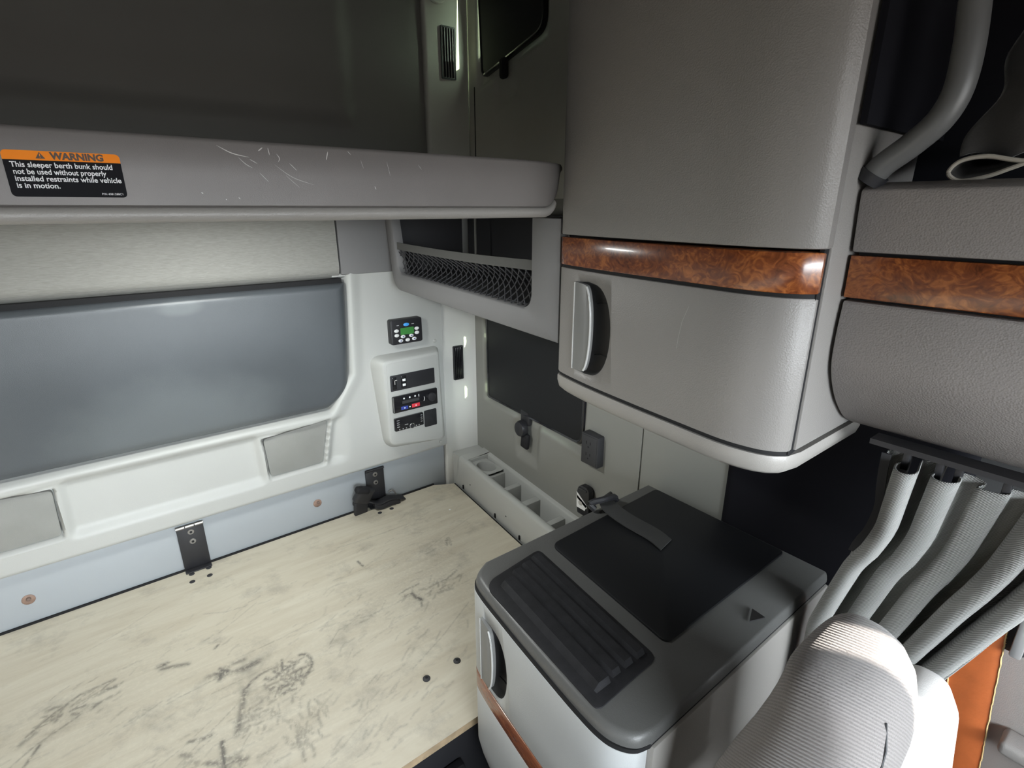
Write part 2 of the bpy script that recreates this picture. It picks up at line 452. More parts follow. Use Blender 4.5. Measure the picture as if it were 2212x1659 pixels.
def thing(name, label, cat, loc=(0, 0, 0), group=None):
    e = bpy.data.objects.new(name, None); COL.objects.link(e)
    e.empty_display_size = 0.05; e.location = loc
    ORG[e.as_pointer()] = Vector(loc)
    e['label'] = label; e['category'] = cat
    if group: e['group'] = group
    return e

def text_vf(s, size, origin, a, b, n_off=0.0, bold=0.0, extrude=0.0002):
    c = bpy.data.curves.new('t', 'FONT'); c.body = s; c.size = size; c.offset = bold; c.extrude = extrude; c.resolution_u = 3
    o = bpy.data.objects.new('t', c); COL.objects.link(o)
    bpy.context.view_layer.update()
    me = bpy.data.meshes.new_from_object(o.evaluated_get(bpy.context.evaluated_depsgraph_get()))
    A, B = Vector(a).normalized(), Vector(b).normalized(); N = A.cross(B)
    og = Vector(origin)
    V = [tuple(og + A * v.co.x + B * v.co.y + N * (v.co.z + n_off)) for v in me.vertices]
    F = [tuple(p.vertices) for p in me.polygons]
    bpy.data.objects.remove(o); bpy.data.curves.remove(c); bpy.data.meshes.remove(me)
    return V, F

def sstep(a, b, t):
    t = min(max((t - a) / (b - a), 0.0), 1.0)
    return t * t * (3 - 2 * t)

def lin(a, b, n): return list(np.linspace(a, b, n))

def wallx(y): return 0.9028 + 0.095 * y            # the driver-side sleeper wall is not quite parallel to the cab's axis

# ------------------------------------------------------------------ room shell
floor = mk('floor', box(-1.2, 1.25, -1.25, 1.7, -1.54, -1.5), 'floor_rubber'); floor['kind'] = 'structure'
ceil = mk('ceiling', join(box(-1.25, 1.25, -1.25, 1.75, 0.85, 0.9)), 'ceiling_grey'); ceil['kind'] = 'structure'
wl = mk('wall_left', join(box(-1.25, -1.2, -1.25, 1.7, -1.5, 0.85)), 'shell_grey'); wl['kind'] = 'structure'
wf = mk('wall_front', join(box(-1.2, 1.2, -1.25, -1.2, -1.5, -0.42), box(-1.2, 1.2, -1.25, -1.2, 0.12, 0.85),
                           box(-1.2, -0.60, -1.25, -1.2, -0.42, 0.12), box(0.86, 1.2, -1.25, -1.2, -0.42, 0.12),
                           box(-1.2, 1.0, -1.2, -0.85, -0.62, -0.46)), 'dash_dark'); wf['kind'] = 'structure'

# ---- back wall
wb = bpy.data.objects.new('wall_back', None); COL.objects.link(wb); wb['kind'] = 'structure'
ORG[wb.as_pointer()] = Vector()
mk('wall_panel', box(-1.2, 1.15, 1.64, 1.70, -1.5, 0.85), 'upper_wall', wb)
mk('lower_strip', box(-1.2, 0.914, 1.60, 1.64, -1.04, -0.80, 0.002), 'trim_smooth', wb)

PX = 0.578                                       # right end of the padded panel
POCK = [(0.291, -0.650), (0.494, -0.634), (0.462, -0.783), (0.297, -0.783)]
POCK_L = [(0.106 - x, z) for x, z in POCK]
def edge_dist(poly, x, z):
    """signed distance inside a convex polygon (positive inside), poly in either order"""
    d = 9
    n = len(poly)
    area = sum(poly[i][0] * poly[(i + 1) % n][1] - poly[(i + 1) % n][0] * poly[i][1] for i in range(n))
    s = 1 if area > 0 else -1
    for i in range(n):
        a = poly[i]; b = poly[(i + 1) % n]
        ex, ez = b[0] - a[0], b[1] - a[1]; L = math.hypot(ex, ez)
        d = min(d, s * (ex * (z - a[1]) - ez * (x - a[0])) / L)
    return d
PADREG = [(-0.47, -0.19), (0.590, -0.19), (0.575, -0.50), (0.500, -0.612), (-0.40, -0.612)]
CPREG = [(0.645, -0.462), (0.89, -0.462), (0.905, -0.80), (0.87, -0.835), (0.67, -0.79)]
def trim_h(x, z):
    h = 0.026 * sstep(-0.858, -0.838, z)
    # the raised right-hand end between pad and corner
    # channel below the pad
    ch = sstep(-0.80, -0.765, z) * (1 - sstep(-0.655, -0.615, z)) * (1 - sstep(0.49, 0.56, x))
    h -= 0.014 * ch
    for pk in (POCK, POCK_L):
        d = edge_dist(pk, x, z)
        if d > -0.03:
            h += 0.014 * sstep(-0.028, -0.004, d) * (1 - sstep(-0.003, 0.003, d)) * ch
            h -= 0.010 * sstep(-0.003, 0.004, d)
    d = edge_dist(PADREG, x, z)
    h -= 0.035 * sstep(-0.004, 0.012, d)
    h += 0.006 * sstep(-0.05, -0.012, d) * (1 - sstep(-0.012, 0.0, d)) * (z > -0.64)
    return h
xs = lin(-1.2, -0.52, 30)[:-1] + lin(-0.52, 0.914, 300)
zs = lin(-0.87, -0.185, 150)
mk('moulded_panel', grid(lambda x, z: (x, 1.604 - trim_h(x, z), z), xs, zs), 'trim_light', wb, ang=70)
# back of the trim so that it is a solid shell
mk('trim_return', box(0.55, 0.914, 1.582, 1.64, -0.195, -0.187), 'trim_light', wb)

# padded panel
def pad_edge(v):          # v 0 bottom .. 1 top : right-hand x
    z = -0.60 + v * 0.389
    return 0.583 - 0.02 * (1 - v) - 0.075 * max(0.0, 1 - (z + 0.60) / 0.085) ** 2.2
def pad_pt(u, v):
    z = -0.603 + v * 0.392
    xr = pad_edge(v); xl = 0.106 - xr
    x = xl + (xr - xl) * u
    d = min(xr - x, x - xl, (z + 0.603), (-0.211 - z) * 1.6)
    e = min(max(d / 0.028, 0), 1)
    bulge = 0.028 * math.sqrt(max(0.0, 1 - (1 - e) ** 2))
    bulge += 0.022 * min(max(v, 0), 1) + 0.008 * math.sin(math.pi * min(max(v, 0), 1))
    return (x, 1.604 - bulge, z)
us = sorted(set(list(1 - np.linspace(0, 1, 14) ** 2 * 0.05) + list(np.linspace(0, 1, 14) ** 2 * 0.05) + lin(0.05, 0.95, 60)))
vv = sorted(set(list(1 - np.linspace(0, 1, 12) ** 2 * 0.12) + list(np.linspace(0, 1, 14) ** 2 * 0.16) + lin(0.16, 0.88, 30)))
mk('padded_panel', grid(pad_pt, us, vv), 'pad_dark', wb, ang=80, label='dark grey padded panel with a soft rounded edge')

mk('pad_gap_shadow', box(-1.2, 0.574, 1.572, 1.62, -0.2125, -0.199), 'black_gap', wb)  # black strip standing in for the shadow under the upper pad
# upper pad (light, fibrous) between padded panel and bunk
def upad(x, t):          # t arc along a section from behind up
    if t < 0.3:
        a = t / 0.3 * math.pi / 2
        return (x, 1.62 - 0.05 * math.sin(a), -0.165 - 0.04 * math.cos(a))
    z = -0.165 + (t - 0.3) / 0.7 * 0.30
    return (x, 1.57 + 0.02 * (z + 0.165), z)
mk('upper_pad', grid(upad, lin(-1.2, 0.571, 40), lin(0, 0.3, 10) + lin(0.3, 1, 16)[1:]), 'pad_fibre', wb, ang=80)
mk('corner_panel', bev(box(0.576, 0.78, 1.572, 1.63, -0.190, 0.14), 0.004), 'corner_panel', wb)

# wall above the bunk with its soft raised rectangle
def upw(x, z):
    d = min(0.655 - x, z - 0.235, x + 0.55)
    return (x, 1.60 - 0.018 * sstep(-0.03, 0.03, d), z)
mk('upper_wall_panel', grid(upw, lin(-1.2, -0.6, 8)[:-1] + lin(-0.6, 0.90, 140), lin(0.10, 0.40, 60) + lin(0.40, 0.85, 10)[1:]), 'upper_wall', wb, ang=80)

# pocket grilles
for pk in (POCK, POCK_L):
    cx_ = sum(p[0] for p in pk) / 4; cz_ = sum(p[1] for p in pk) / 4
    pts = roundpoly([(cx_ + (x - cx_) * 0.955, cz_ + (z - cz_) * 0.945) for x, z in pk], 0.012)
    g = mk('pocket_grille', prism(pts, 1, 1.588, 1.606, 0.0015), 'grille', wb, label='recessed fabric grille in the moulded panel')
# anchor bolts
for bx, bz in ((-0.293, -0.931), (0.429, -0.923)):
    b_ = mk('anchor_bolt', disc((bx, 1.601, bz), 1, 0.0135, 0.004, 18, 0.001), 'bolt_brown', wb, label='brown round anchor bolt')
    mk('bolt_head', disc((bx + 0.001, 1.597, bz + 0.004), 1, 0.005, 0.006, 12, 0.001), 'bolt_dark', b_)
for bx, bz in ((0.883, -0.438), (0.889, -0.822)):
    mk('screw_cap', disc((bx, 1.578, bz), 1, 0.006, 0.004, 14, 0.001), 'trim_light', wb)

# ---- right wall: corner column, wall sheet, pillar
wr = bpy.data.objects.new('wall_right', None); COL.objects.link(wr); wr['kind'] = 'structure'
ORG[wr.as_pointer()] = Vector()
col_pts = roundpoly([(0.916, 1.66), (0.918, 1.588), (1.052, 1.575), (1.10, 1.66)], [0, 0.008, 0, 0])
mk('corner_column', prism(col_pts, 2, -1.04, -0.02), 'trim_column', wr)
mk('upper_column', prism(roundpoly([(0.900, 1.66), (0.903, 1.588), (1.048, 1.578), (1.10, 1.66)], [0, 0.010, 0, 0]), 2, -0.018, 0.85), 'upper_side', wr)

WIN = [(0.955, -0.645), (1.490, -0.658), (1.500, -0.10), (0.93, -0.10)]
def wall_h(y, z):
    d = edge_dist([(0.952, -0.672), (1.52, -0.672), (1.53, -0.05), (0.93, -0.05)], y, z)
    h = 0.018 * sstep(-0.004, 0.022, d)
    d2 = edge_dist([(1.185, -0.80), (1.285, -0.80), (1.31, -0.60), (1.17, -0.60)], y, z)
    h += 0.014 * sstep(-0.02, 0.016, d2) * (1 - sstep(0.0, 0.02, d))
    h += 0.004 * (abs(y - 0.735) < 0.0022) * (z < -0.1)
    # upper window scoop
    d3 = edge_dist([(1.16, 0.405), (1.53, 0.345), (1.53, 0.9), (1.13, 0.9)], y, z)
    h += 0.016 * sstep(-0.004, 0.02, d3)
    d4 = edge_dist([(1.30, 0.30), (1.42, 0.27), (1.44, 0.50), (1.28, 0.50)], y, z)
    h += 0.010 * sstep(-0.004, 0.014, d4) * (1 - sstep(0.0, 0.02, d3))
    return h
ys = lin(0.41, 0.72, 12)[:-1] + [0.72, 0.7325, 0.7329, 0.7371, 0.7375, 0.75] + lin(0.75, 1.583, 140)[1:]
zs = lin(-1.5, -0.9, 8)[:-1] + lin(-0.9, -0.38, 108)[:-1] + lin(-0.38, 0.2, 24)[:-1] + lin(0.2, 0.85, 90)
def hole(y, z):                     # window openings behind the two shades; small gaps at the rear edge let sun leak past
    r = 1.462
    if -0.475 < z < -0.375: r += 0.046 * (1 - abs((z + 0.425) / 0.052))
    if -0.655 < z < -0.57: r += 0.052 * (1 - abs((z + 0.625) / 0.065))
    if 1.04 < y < r and -0.64 < z < -0.285: return True
    return 1.22 < y < 1.512 + 0.012 * sstep(0.4, 0.75, z) and 0.44 < z < 0.78
ws_v, ws_f = grid(lambda y, z: (wallx(y) + wall_h(y, z), y, z), ys, zs)
ws_f = [q for q in ws_f if not hole(sum(ws_v[i][1] for i in q) / 4, sum(ws_v[i][2] for i in q) / 4)]
mk('wall_sheet', (ws_v, [q for q in ws_f if ws_v[q[0]][2] < 0.02]), 'wall_grey', wr, ang=75)
mk('upper_wall_sheet', (ws_v, [q for q in ws_f if ws_v[q[0]][2] >= 0.02]), 'upper_side', wr, ang=75)
mk('outer_skin', join(box(1.10, 1.16, 0.27, 1.66, -1.5, -0.67), box(1.10, 1.16, 0.27, 1.66, -0.23, 0.39), box(1.10, 1.16, 0.27, 1.66, 0.81, 0.85),
                      box(1.10, 1.16, 0.27, 0.99, -0.67, -0.23), box(1.10, 1.16, 1.55, 1.66, -0.67, -0.23),
                      box(1.10, 1.16, 0.27, 1.15, 0.39, 0.81), box(1.10, 1.16, 1.55, 1.66, 0.39, 0.81)), 'wall_grey', wr)
for nm_, y0_, y1_, z0_, z1_ in (('window_1', 0.985, 1.555, -0.675, -0.225), ('window_2', 1.145, 1.555, 0.385, 0.815)):
    w_ = mk(nm_, box(1.128, 1.132, y0_, y1_, z0_, z1_), 'window_glass'); w_['kind'] = 'structure'
mk('upper_seam', box(wallx(1.545) - 0.001, wallx(1.545) + 0.004, 1.543, 1.547, 0.10, 0.36), 'black_gap', wr)
mk('pillar_trim', bev(box(0.932, 1.10, 0.14, 0.50, -1.5, 0.85), 0.03, 4), 'dark_liner', wr, label='black pillar trim beside the door')
mk('cab_wall', join(box(1.04, 1.10, -1.2, 0.14, 0.10, 0.85), box(1.04, 1.10, -1.2, -0.86, -0.46, 0.10), box(1.04, 1.10, -0.685, 0.14, -0.46, 0.10)), 'dash_dark', wr)

# ---- driver's door
dr = bpy.data.objects.new('door_1', None); COL.objects.link(dr); dr['kind'] = 'structure'; ORG[dr.as_pointer()] = Vector()
mk('door_panel', box(1.00, 1.10, -1.2, 0.138, -1.5, -0.46, 0.006), 'door_grey', dr)
mk('door_ledge', box(0.955, 1.0, -0.95, 0.012, -0.80, -0.775, 0.008, 3), 'door_grey', dr)
mk('door_trim_line', box(0.998, 1.0005, -0.95, 0.13, -0.588, -0.584), 'dark_grey', dr)

# ================================================================== LOWER BUNK
# plywood board with its grime field
bb = thing('bunk_board', 'bare plywood bunk board with dark shoe scuffs, on the lower bunk', 'bunk board', (-0.1, 1.15, -1.0))
BX0, BX1, BY0, BY1 = -1.15, 0.93, 0.692, 1.592
def right_edge(y): return 0.926 - 0.09 * (1.555 - y)
gx = np.concatenate([np.linspace(BX0, -0.45, 60)[:-1], np.linspace(-0.45, 0.93, 420)])
gy = np.linspace(BY0, BY1, 270)
# strokes: (polyline, width, strength)
strokes = []
def stroke(pts, w, s): strokes.append((np.array(pts, float), w, s))
def cluster(cx, cy, rx, ry, n, w, s, ang=None, ln=0.02):
    for _ in range(n):
        a = rng.uniform(0, 2 * math.pi); r = math.sqrt(rng.uniform(0, 1))
        x = cx + rx * r * math.cos(a); y = cy + ry * r * math.sin(a)
        t = rng.uniform(0, math.pi) if ang is None else ang + rng.normal(0, 0.35)
        l = ln * rng.uniform(0.4, 1.2); k = rng.uniform(-0.8, 0.8)
        stroke([(x - l / 2 * math.cos(t), y - l / 2 * math.sin(t)), (x + l * 0.15 * math.sin(t) * k, y - l * 0.15 * math.cos(t) * k), (x + l / 2 * math.cos(t), y + l / 2 * math.sin(t))], w * rng.uniform(0.6, 1.3), s * rng.uniform(0.5, 1))
# shoe print with lobes
cluster(0.200, 1.035, 0.050, 0.042, 46, 0.0032, 0.75, None, 0.026)
stroke([(0.16 + 0.055 * math.cos(t), 1.035 + 0.045 * math.sin(t)) for t in np.linspace(-1.2, 2.6, 14)], 0.003, 0.6)
stroke([(0.235 + 0.02 * math.cos(t), 1.05 + 0.03 * math.sin(t)) for t in np.linspace(-1.6, 1.6, 10)], 0.0035, 0.75)
cluster(0.15, 0.97, 0.07, 0.05, 30, 0.003, 0.4, None, 0.022)
# toe smudges
cluster(0.078, 1.135, 0.016, 0.012, 14, 0.006, 0.8, None, 0.015)
stroke([(0.095, 1.125), (0.125, 1.118), (0.148, 1.12)], 0.007, 0.5)
stroke([(0.10, 1.150), (0.12, 1.146)], 0.006, 0.5)
stroke([(0.045, 1.145), (0.052, 1.142)], 0.006, 0.4)
stroke([(-0.045, 1.245), (-0.03, 1.243)], 0.006, 0.75); stroke([(-0.04, 1.232), (-0.018, 1.225), (0.012, 1.212)], 0.005, 0.65)
stroke([(0.07, 1.225), (0.078, 1.232)], 0.003, 0.7)
# arc print at the left
cluster(-0.19, 1.235, 0.075, 0.03, 26, 0.003, 0.5, 0.25, 0.03)
stroke([(-0.275, 1.205), (-0.24, 1.235), (-0.19, 1.262), (-0.13, 1.265)], 0.003, 0.55)
stroke([(-0.285, 1.19), (-0.262, 1.205)], 0.006, 0.45); stroke([(-0.145, 1.243), (-0.125, 1.240)], 0.005, 0.6)
# long rub, star, drags
stroke([(0.110, 1.055), (0.098, 1.02), (0.088, 0.985), (0.078, 0.955)], 0.0065, 0.6)
stroke([(0.05, 0.955), (0.048, 0.92), (0.046, 0.885)], 0.005, 0.8); stroke([(0.02, 0.925), (0.05, 0.905), (0.085, 0.89)], 0.005, 0.65)
cluster(0.055, 0.895, 0.03, 0.02, 18, 0.004, 0.6, None, 0.02)
stroke([(-0.005, 0.995), (0.02, 0.985), (0.035, 0.985)], 0.004, 0.65); stroke([(-0.02, 0.975), (-0.005, 0.96)], 0.005, 0.5)
cluster(-0.03, 0.93, 0.05, 0.03, 22, 0.003, 0.45, None, 0.02)
stroke([(-0.30, 1.10), (-0.27, 1.13), (-0.25, 1.17)], 0.003, 0.6)
stroke([(-0.31, 1.13), (-0.26, 1.17), (-0.19, 1.2)], 0.002, 0.4)
cluster(0.20, 0.90, 0.05, 0.05, 26, 0.0028, 0.4, 1.9, 0.025)
cluster(0.19, 0.86, 0.015, 0.04, 14, 0.004, 0.5, 1.7, 0.03)
# right-hand smears
cluster(0.60, 1.09, 0.10, 0.035, 34, 0.003, 0.45, 0.5, 0.03)
stroke([(0.548, 1.108), (0.552, 1.085), (0.56, 1.07)], 0.005, 0.75); stroke([(0.52, 1.125), (0.54, 1.13), (0.58, 1.13)], 0.003, 0.5)
stroke([(0.60, 1.10), (0.66, 1.10), (0.70, 1.115)], 0.003, 0.5)
stroke([(0.468, 1.33), (0.474, 1.30)], 0.003, 0.8)
cluster(0.745, 1.25, 0.02, 0.015, 12, 0.003, 0.55, 0.9, 0.02)
cluster(0.45, 1.0, 0.25, 0.2, 60, 0.0022, 0.28, 0.3, 0.03)
cluster(0.1, 1.1, 0.45, 0.3, 150, 0.0022, 0.26, 0.25, 0.032)
cluster(0.3, 0.8, 0.2, 0.08, 40, 0.0024, 0.3, 0.2, 0.03)
cluster(0.62, 1.35, 0.25, 0.18, 40, 0.002, 0.22, 0.2, 0.04)
for _ in range(26):
    x = rng.uniform(-0.3, 0.75); y = rng.uniform(0.75, 1.5); l = rng.uniform(0.06, 0.25); t = rng.normal(0.15, 0.25)
    stroke([(x, y), (x + l * 0.5 * math.cos(t), y + l * 0.5 * math.sin(t) + rng.normal(0, 0.006)), (x + l * math.cos(t), y + l * math.sin(t))], 0.0014, rng.uniform(0.15, 0.35))
GX, GY = np.meshgrid(gx, gy, indexing='ij')
G = np.zeros_like(GX)
for P_, w, s in strokes:
    lo = P_.min(0) - 3 * w; hi = P_.max(0) + 3 * w
    i0, i1 = np.searchsorted(gx, lo[0]), np.searchsorted(gx, hi[0]); j0, j1 = np.searchsorted(gy, lo[1]), np.searchsorted(gy, hi[1])
    if i1 <= i0 or j1 <= j0: continue
    X, Y = GX[i0:i1, j0:j1], GY[i0:i1, j0:j1]; D = np.full(X.shape, 9.0)
    for a, b in zip(P_[:-1], P_[1:]):
        e = b - a; L = max(float(e @ e), 1e-9)
        t = np.clip(((X - a[0]) * e[0] + (Y - a[1]) * e[1]) / L, 0, 1)
        D = np.minimum(D, np.hypot(X - a[0] - t * e[0], Y - a[1] - t * e[1]))
    G[i0:i1, j0:j1] = np.maximum(G[i0:i1, j0:j1], min(1.0, s * 1.1) * np.exp(-(D / w) ** 2 * 0.8))
# soft broad greying
for cx_, cy_, r_, s_ in ((0.2, 1.0, 0.2, 0.10), (-0.15, 1.2, 0.2, 0.10), (0.6, 1.12, 0.16, 0.15), (0.05, 0.92, 0.15, 0.08), (0.7, 1.3, 0.2, 0.08)):
    G = np.maximum(G, 0) + s_ * np.exp(-((GX - cx_) ** 2 + (GY - cy_) ** 2) / r_ ** 2) * (1 - G)
def bpt(x, y):
    xr = right_edge(y) if y < 1.555 else 0.926 - (y - 1.555) * 1.9
    k = (x - BX0) / (BX1 - BX0)
    return (BX0 + k * (xr - BX0), y, -1.0)
top = grid(bpt, gx, gy)
sheet = mk('plywood_sheet', top, 'plywood', bb, smooth=False)
me = sheet.data
at = me.attributes.new('grime', 'FLOAT', 'POINT')
at.data.foreach_set('value', G.astype(np.float32).ravel())
edge_pts = [(BX0, BY0), (right_edge(BY0), BY0), (right_edge(1.555), 1.555), (right_edge(1.555) - 0.07, BY1), (BX0, BY1)]
mk('board_edge', prism(edge_pts, 2, -1.018, -1.0004), 'ply_edge', bb)
for x, y in ((0.408, 0.838), (0.488, 0.838)):
    s_ = mk('screw', disc((x, y, -1.0), 2, 0.0085, 0.003, 18, 0.0008, 1), 'dark_grey', bb, label='dark round screw head')
    mk('screw_socket', disc((x, y, -0.9965), 2, 0.003, 0.0012, 8, 0, 1), 'black_gap', s_)
for x, y in ((0.049, 1.567), (0.093, 1.569), (0.045, 1.529), (0.089, 1.530), (0.619, 1.579), (0.662, 1.581), (0.614, 1.537), (0.658, 1.537)):
    mk('rivet', disc((x, y, -1.0), 2, 0.0075, 0.0012, 12, 0.0003, 1), 'dark_grey', bb)
mk('paint_fleck', disc((0.816, 1.406, -1.0), 2, 0.004, 0.0006, 10, 0.0002, 1), 'label_white', bb)

base = thing('storage_box', 'black storage box that carries the plywood board, with a metal rail', 'bunk base', (-0.1, 1.1, -1.5))
mk('box_body', box(-1.15, 0.845, 0.72, 1.59, -1.499, -1.02), 'black_plastic', base)
mk('front_panel', box(-1.15, 0.86, 0.700, 0.718, -1.42, -1.0195, 0.004), 'black_plastic', base)
mk('metal_rail', bev(box(-1.15, 0.405, 0.676, 0.699, -1.13, -1.085), 0.006, 3), 'black_gloss', base, label='glossy dark rail along the front')
mk('latch_plate', bev(box(0.30, 0.34, 0.662, 0.676, -1.125, -1.09), 0.004), 'dark_grey', base)
mk('latch_stud', disc((0.335, 0.661, -1.105), 1, 0.004, 0.006, 12, 0.001), 'chrome', base)
mk('edge_seal', join(box(-1.15, 0.86, 1.593, 1.599, -1.02, -0.996), prism([(right_edge(0.70) + 0.001, 0.70), (right_edge(0.70) + 0.005, 0.70), (right_edge(1.55) + 0.005, 1.553), (right_edge(1.55) + 0.001, 1.557)], 2, -1.02, -1.0)), 'black_gap', base)

# hinges
def hinge(x0, label, knuckle):
    h = thing('strap_hinge', label, 'hinge', (x0 + 0.034, 1.598, -1.0), 'bunk board hinges')
    mk('strap_plate', bev(box(x0, x0 + 0.067, 1.5925, 1.5985, -0.999, -0.862), 0.001), 'black_plastic', h)
    if knuckle:
        for k in range(3):
            mk('knuckle', tube([(x0 - 0.001 + k * 0.0235, 1.5885, -0.859), (x0 + 0.0205 + k * 0.0235, 1.5885, -0.859)], 0.005, 10), 'metal_grey', h)
    else:
        mk('knuckle', tube([(x0, 1.592, -0.861), (x0 + 0.067, 1.592, -0.861)], 0.0045, 10), 'black_plastic', h)
    for z in (-0.880, -0.911):
        r = mk('rivet', disc((x0 + 0.034, 1.5925, z), 1, 0.0085, 0.0025, 16, 0.0), 'metal_grey', h)
        mk('rivet_pin', disc((x0 + 0.034, 1.5898, z), 1, 0.0035, 0.001, 10, 0.0), 'black_gap', r)
    mk('lower_leaf', bev(box(x0, x0 + 0.067, 1.572, 1.592, -0.9995, -0.996), 0.001), 'black_plastic', h)
hinge(0.036, 'black metal hinge with a bare steel knuckle, standing free on the strip', True)
hinge(0.597, 'black metal hinge half hidden by the seat belt buckle', False)

# seat belt buckle heap beside the second hinge
sb = thing('seat_belt_buckle', 'black seat belt buckle slumped against the back strip by the hinge', 'seat belt', (0.58, 1.57, -1.0))
def obox(c, sx, sy, sz, rot, b):
    v, f = box(-sx / 2, sx / 2, -sy / 2, sy / 2, -sz / 2, sz / 2, b, 3)
    M = Matrix.Rotation(rot[2], 3, 'Z') @ Matrix.Rotation(rot[1], 3, 'Y') @ Matrix.Rotation(rot[0], 3, 'X')
    return [tuple(Vector(c) + M @ Vector(p)) for p in v], f
mk('buckle_body', obox((0.572, 1.560, -0.925), 0.062, 0.030, 0.060, (0.25, 0.45, 0.2), 0.010), 'black_plastic', sb)
mk('buckle_cap', obox((0.566, 1.551, -0.902), 0.054, 0.026, 0.022, (0.25, 0.45, 0.2), 0.008), 'black_rubber', sb)
mk('buckle_stalk', obox((0.562, 1.572, -0.975), 0.048, 0.014, 0.052, (0.1, 0.05, 0.1), 0.004), 'black_plastic', sb)
mk('belt_loop', obox((0.553, 1.574, -0.952), 0.03, 0.018, 0.03, (0.2, 0.3, 0), 0.008), 'webbing_black', sb)
wb_pts = spline([(0.585, 1.565, -0.955), (0.62, 1.560, -0.975), (0.66, 1.560, -0.972), (0.70, 1.565, -0.985), (0.725, 1.575, -0.998)], 8)
mk('belt_webbing', bev(loft([[(p[0], p[1] - 0.014, p[2] - 0.001), (p[0], p[1] + 0.016, p[2] + 0.001), (p[0], p[1] + 0.016, p[2] + 0.006), (p[0], p[1] - 0.014, p[2] + 0.004)] for p in wb_pts]), 0.001), 'webbing_black', sb)
mk('belt_fold', bev(loft([[(p[0] + 0.005, p[1] - 0.012, p[2] - 0.022), (p[0] + 0.005, p[1] + 0.014, p[2] - 0.018), (p[0] + 0.005, p[1] + 0.014, p[2] + 0.002), (p[0] + 0.005, p[1] - 0.012, p[2] - 0.004)] for p in wb_pts[4:24]]), 0.002), 'webbing_black', sb)
mk('wire_loop', tube(spline([(0.672, 1.585, -0.962), (0.684, 1.580, -0.955), (0.693, 1.578, -0.966), (0.697, 1.578, -0.985)], 8), 0.0025, 8), 'metal_grey', sb)

# ================================================================== BACK WALL DEVICES
hc = thing('heater_controller', 'small black heater control with green screen and pale buttons', 'control unit', (0.765, 1.578, -0.42))
hp = roundpoly([(0.705, -0.345), (0.812, -0.338), (0.822, -0.348), (0.822, -0.422), (0.70, -0.425)], 0.008)
mk('case', prism(roundpoly([(0.712, -0.342), (0.825, -0.342), (0.825, -0.424), (0.712, -0.424)], 0.008), 1, 1.553, 1.5805, 0.003), 'black_plastic', hc)
mk('screen', prism(rrect(0.745, 0.793, -0.393, -0.3705, 0.002), 1, 1.5515, 1.5535), 'screen_green', hc)
def oval(c, rx, rz, m, nm='button'): mk(nm, disc(c, 1, rx, 0.0028, 16, 0.0006, -1, rz), m, hc)
oval((0.767, 1.5535, -0.3605), 0.0105, 0.0055, 'button_blue', 'power_button')
for x, z in ((0.731, -0.378), (0.731, -0.393), (0.753, -0.399), (0.783, -0.399), (0.804, -0.378), (0.804, -0.392), (0.744, -0.412), (0.769, -0.412), (0.793, -0.411)):
    oval((x, 1.5535, z), 0.0082, 0.0055, 'button_white')
for x, z in ((0.753, -0.399), (0.783, -0.399), (0.793, -0.411), (0.744, -0.412)):
    mk('button_mark', disc((x, 1.5500, z), 1, 0.003, 0.0006, 10, 0, -1, 0.0016), 'mark_blue', hc)
mk('case_mark', box(0.733, 0.741, 1.5526, 1.5532, -0.3615, -0.3602), 'mark_white', hc)
mk('case_mark', box(0.786, 0.795, 1.5526, 1.5532, -0.3615, -0.3602), 'mark_white', hc)

cp = thing('control_panel', 'light grey raised panel of switches and radio in the bunk corner', 'control panel', (0.77, 1.578, -0.82))
o1 = roundpoly([(0.640, -0.455), (0.893, -0.455), (0.907, -0.812), (0.668, -0.786)], [0.035, 0.02, 0.02, 0.045], 7)
o2 = roundpoly([(0.671, -0.470), (0.868, -0.468), (0.873, -0.788), (0.672, -0.756)], [0.02, 0.008, 0.02, 0.02], 7)
def ring(o, y): return [(p[0], y, p[1]) for p in o]
mid = [((a[0] * 0.25 + b[0] * 0.75), (a[1] * 0.25 + b[1] * 0.75)) for a, b in zip(o1, o2)]
mk('housing', loft([ring(o1, 1.59), ring(o1, 1.575), ring([((a[0] * 0.6 + b[0] * 0.4), (a[1] * 0.6 + b[1] * 0.4)) for a, b in zip(o1, o2)], 1.556), ring(mid, 1.538), ring(o2, 1.535)]), 'trim_light', cp, ang=70)
i2 = roundpoly([(0.678, -0.477), (0.862, -0.475), (0.867, -0.780), (0.679, -0.749)], [0.012, 0.006, 0.012, 0.012], 6)
mk('face_plate', prism(i2, 1, 1.5335, 1.536, 0.0008), 'trim_light', cp)
# three rows
sw = mk('switch_plate', prism(rrect(0.687, 0.851, -0.572, -0.518, 0.003), 1, 1.5315, 1.5345, 0.0008), 'black_plastic', cp)
mk('rocker_switch', bev(box(0.693, 0.708, 1.5285, 1.532, -0.566, -0.524), 0.002), 'black_gloss', sw)
mk('rocker_switch', bev(box(0.724, 0.743, 1.5285, 1.532, -0.566, -0.524), 0.002), 'black_gloss', sw)
for z, w in ((-0.538, 0.011), (-0.555, 0.011)):
    mk('switch_lamp', bev(box(0.7285, 0.7285 + w, 1.5272, 1.529, z - 0.004, z + 0.004), 0.0015), 'mark_white', sw)
mk('switch_mark', box(0.700, 0.7015, 1.5275, 1.5286, -0.548, -0.535), 'scratch_white', sw)
mk('switch_mark', box(0.702, 0.709, 1.5275, 1.5286, -0.535, -0.5335), 'scratch_white', sw)
cl = mk('climate_unit', prism(rrect(0.688, 0.856, -0.648, -0.590, 0.004), 1, 1.527, 1.5345, 0.0015), 'black_gloss', cp)
mk('chrome_edge', prism(rrect(0.6885, 0.692, -0.645, -0.592, 0.001), 1, 1.5258, 1.528), 'chrome', cl)
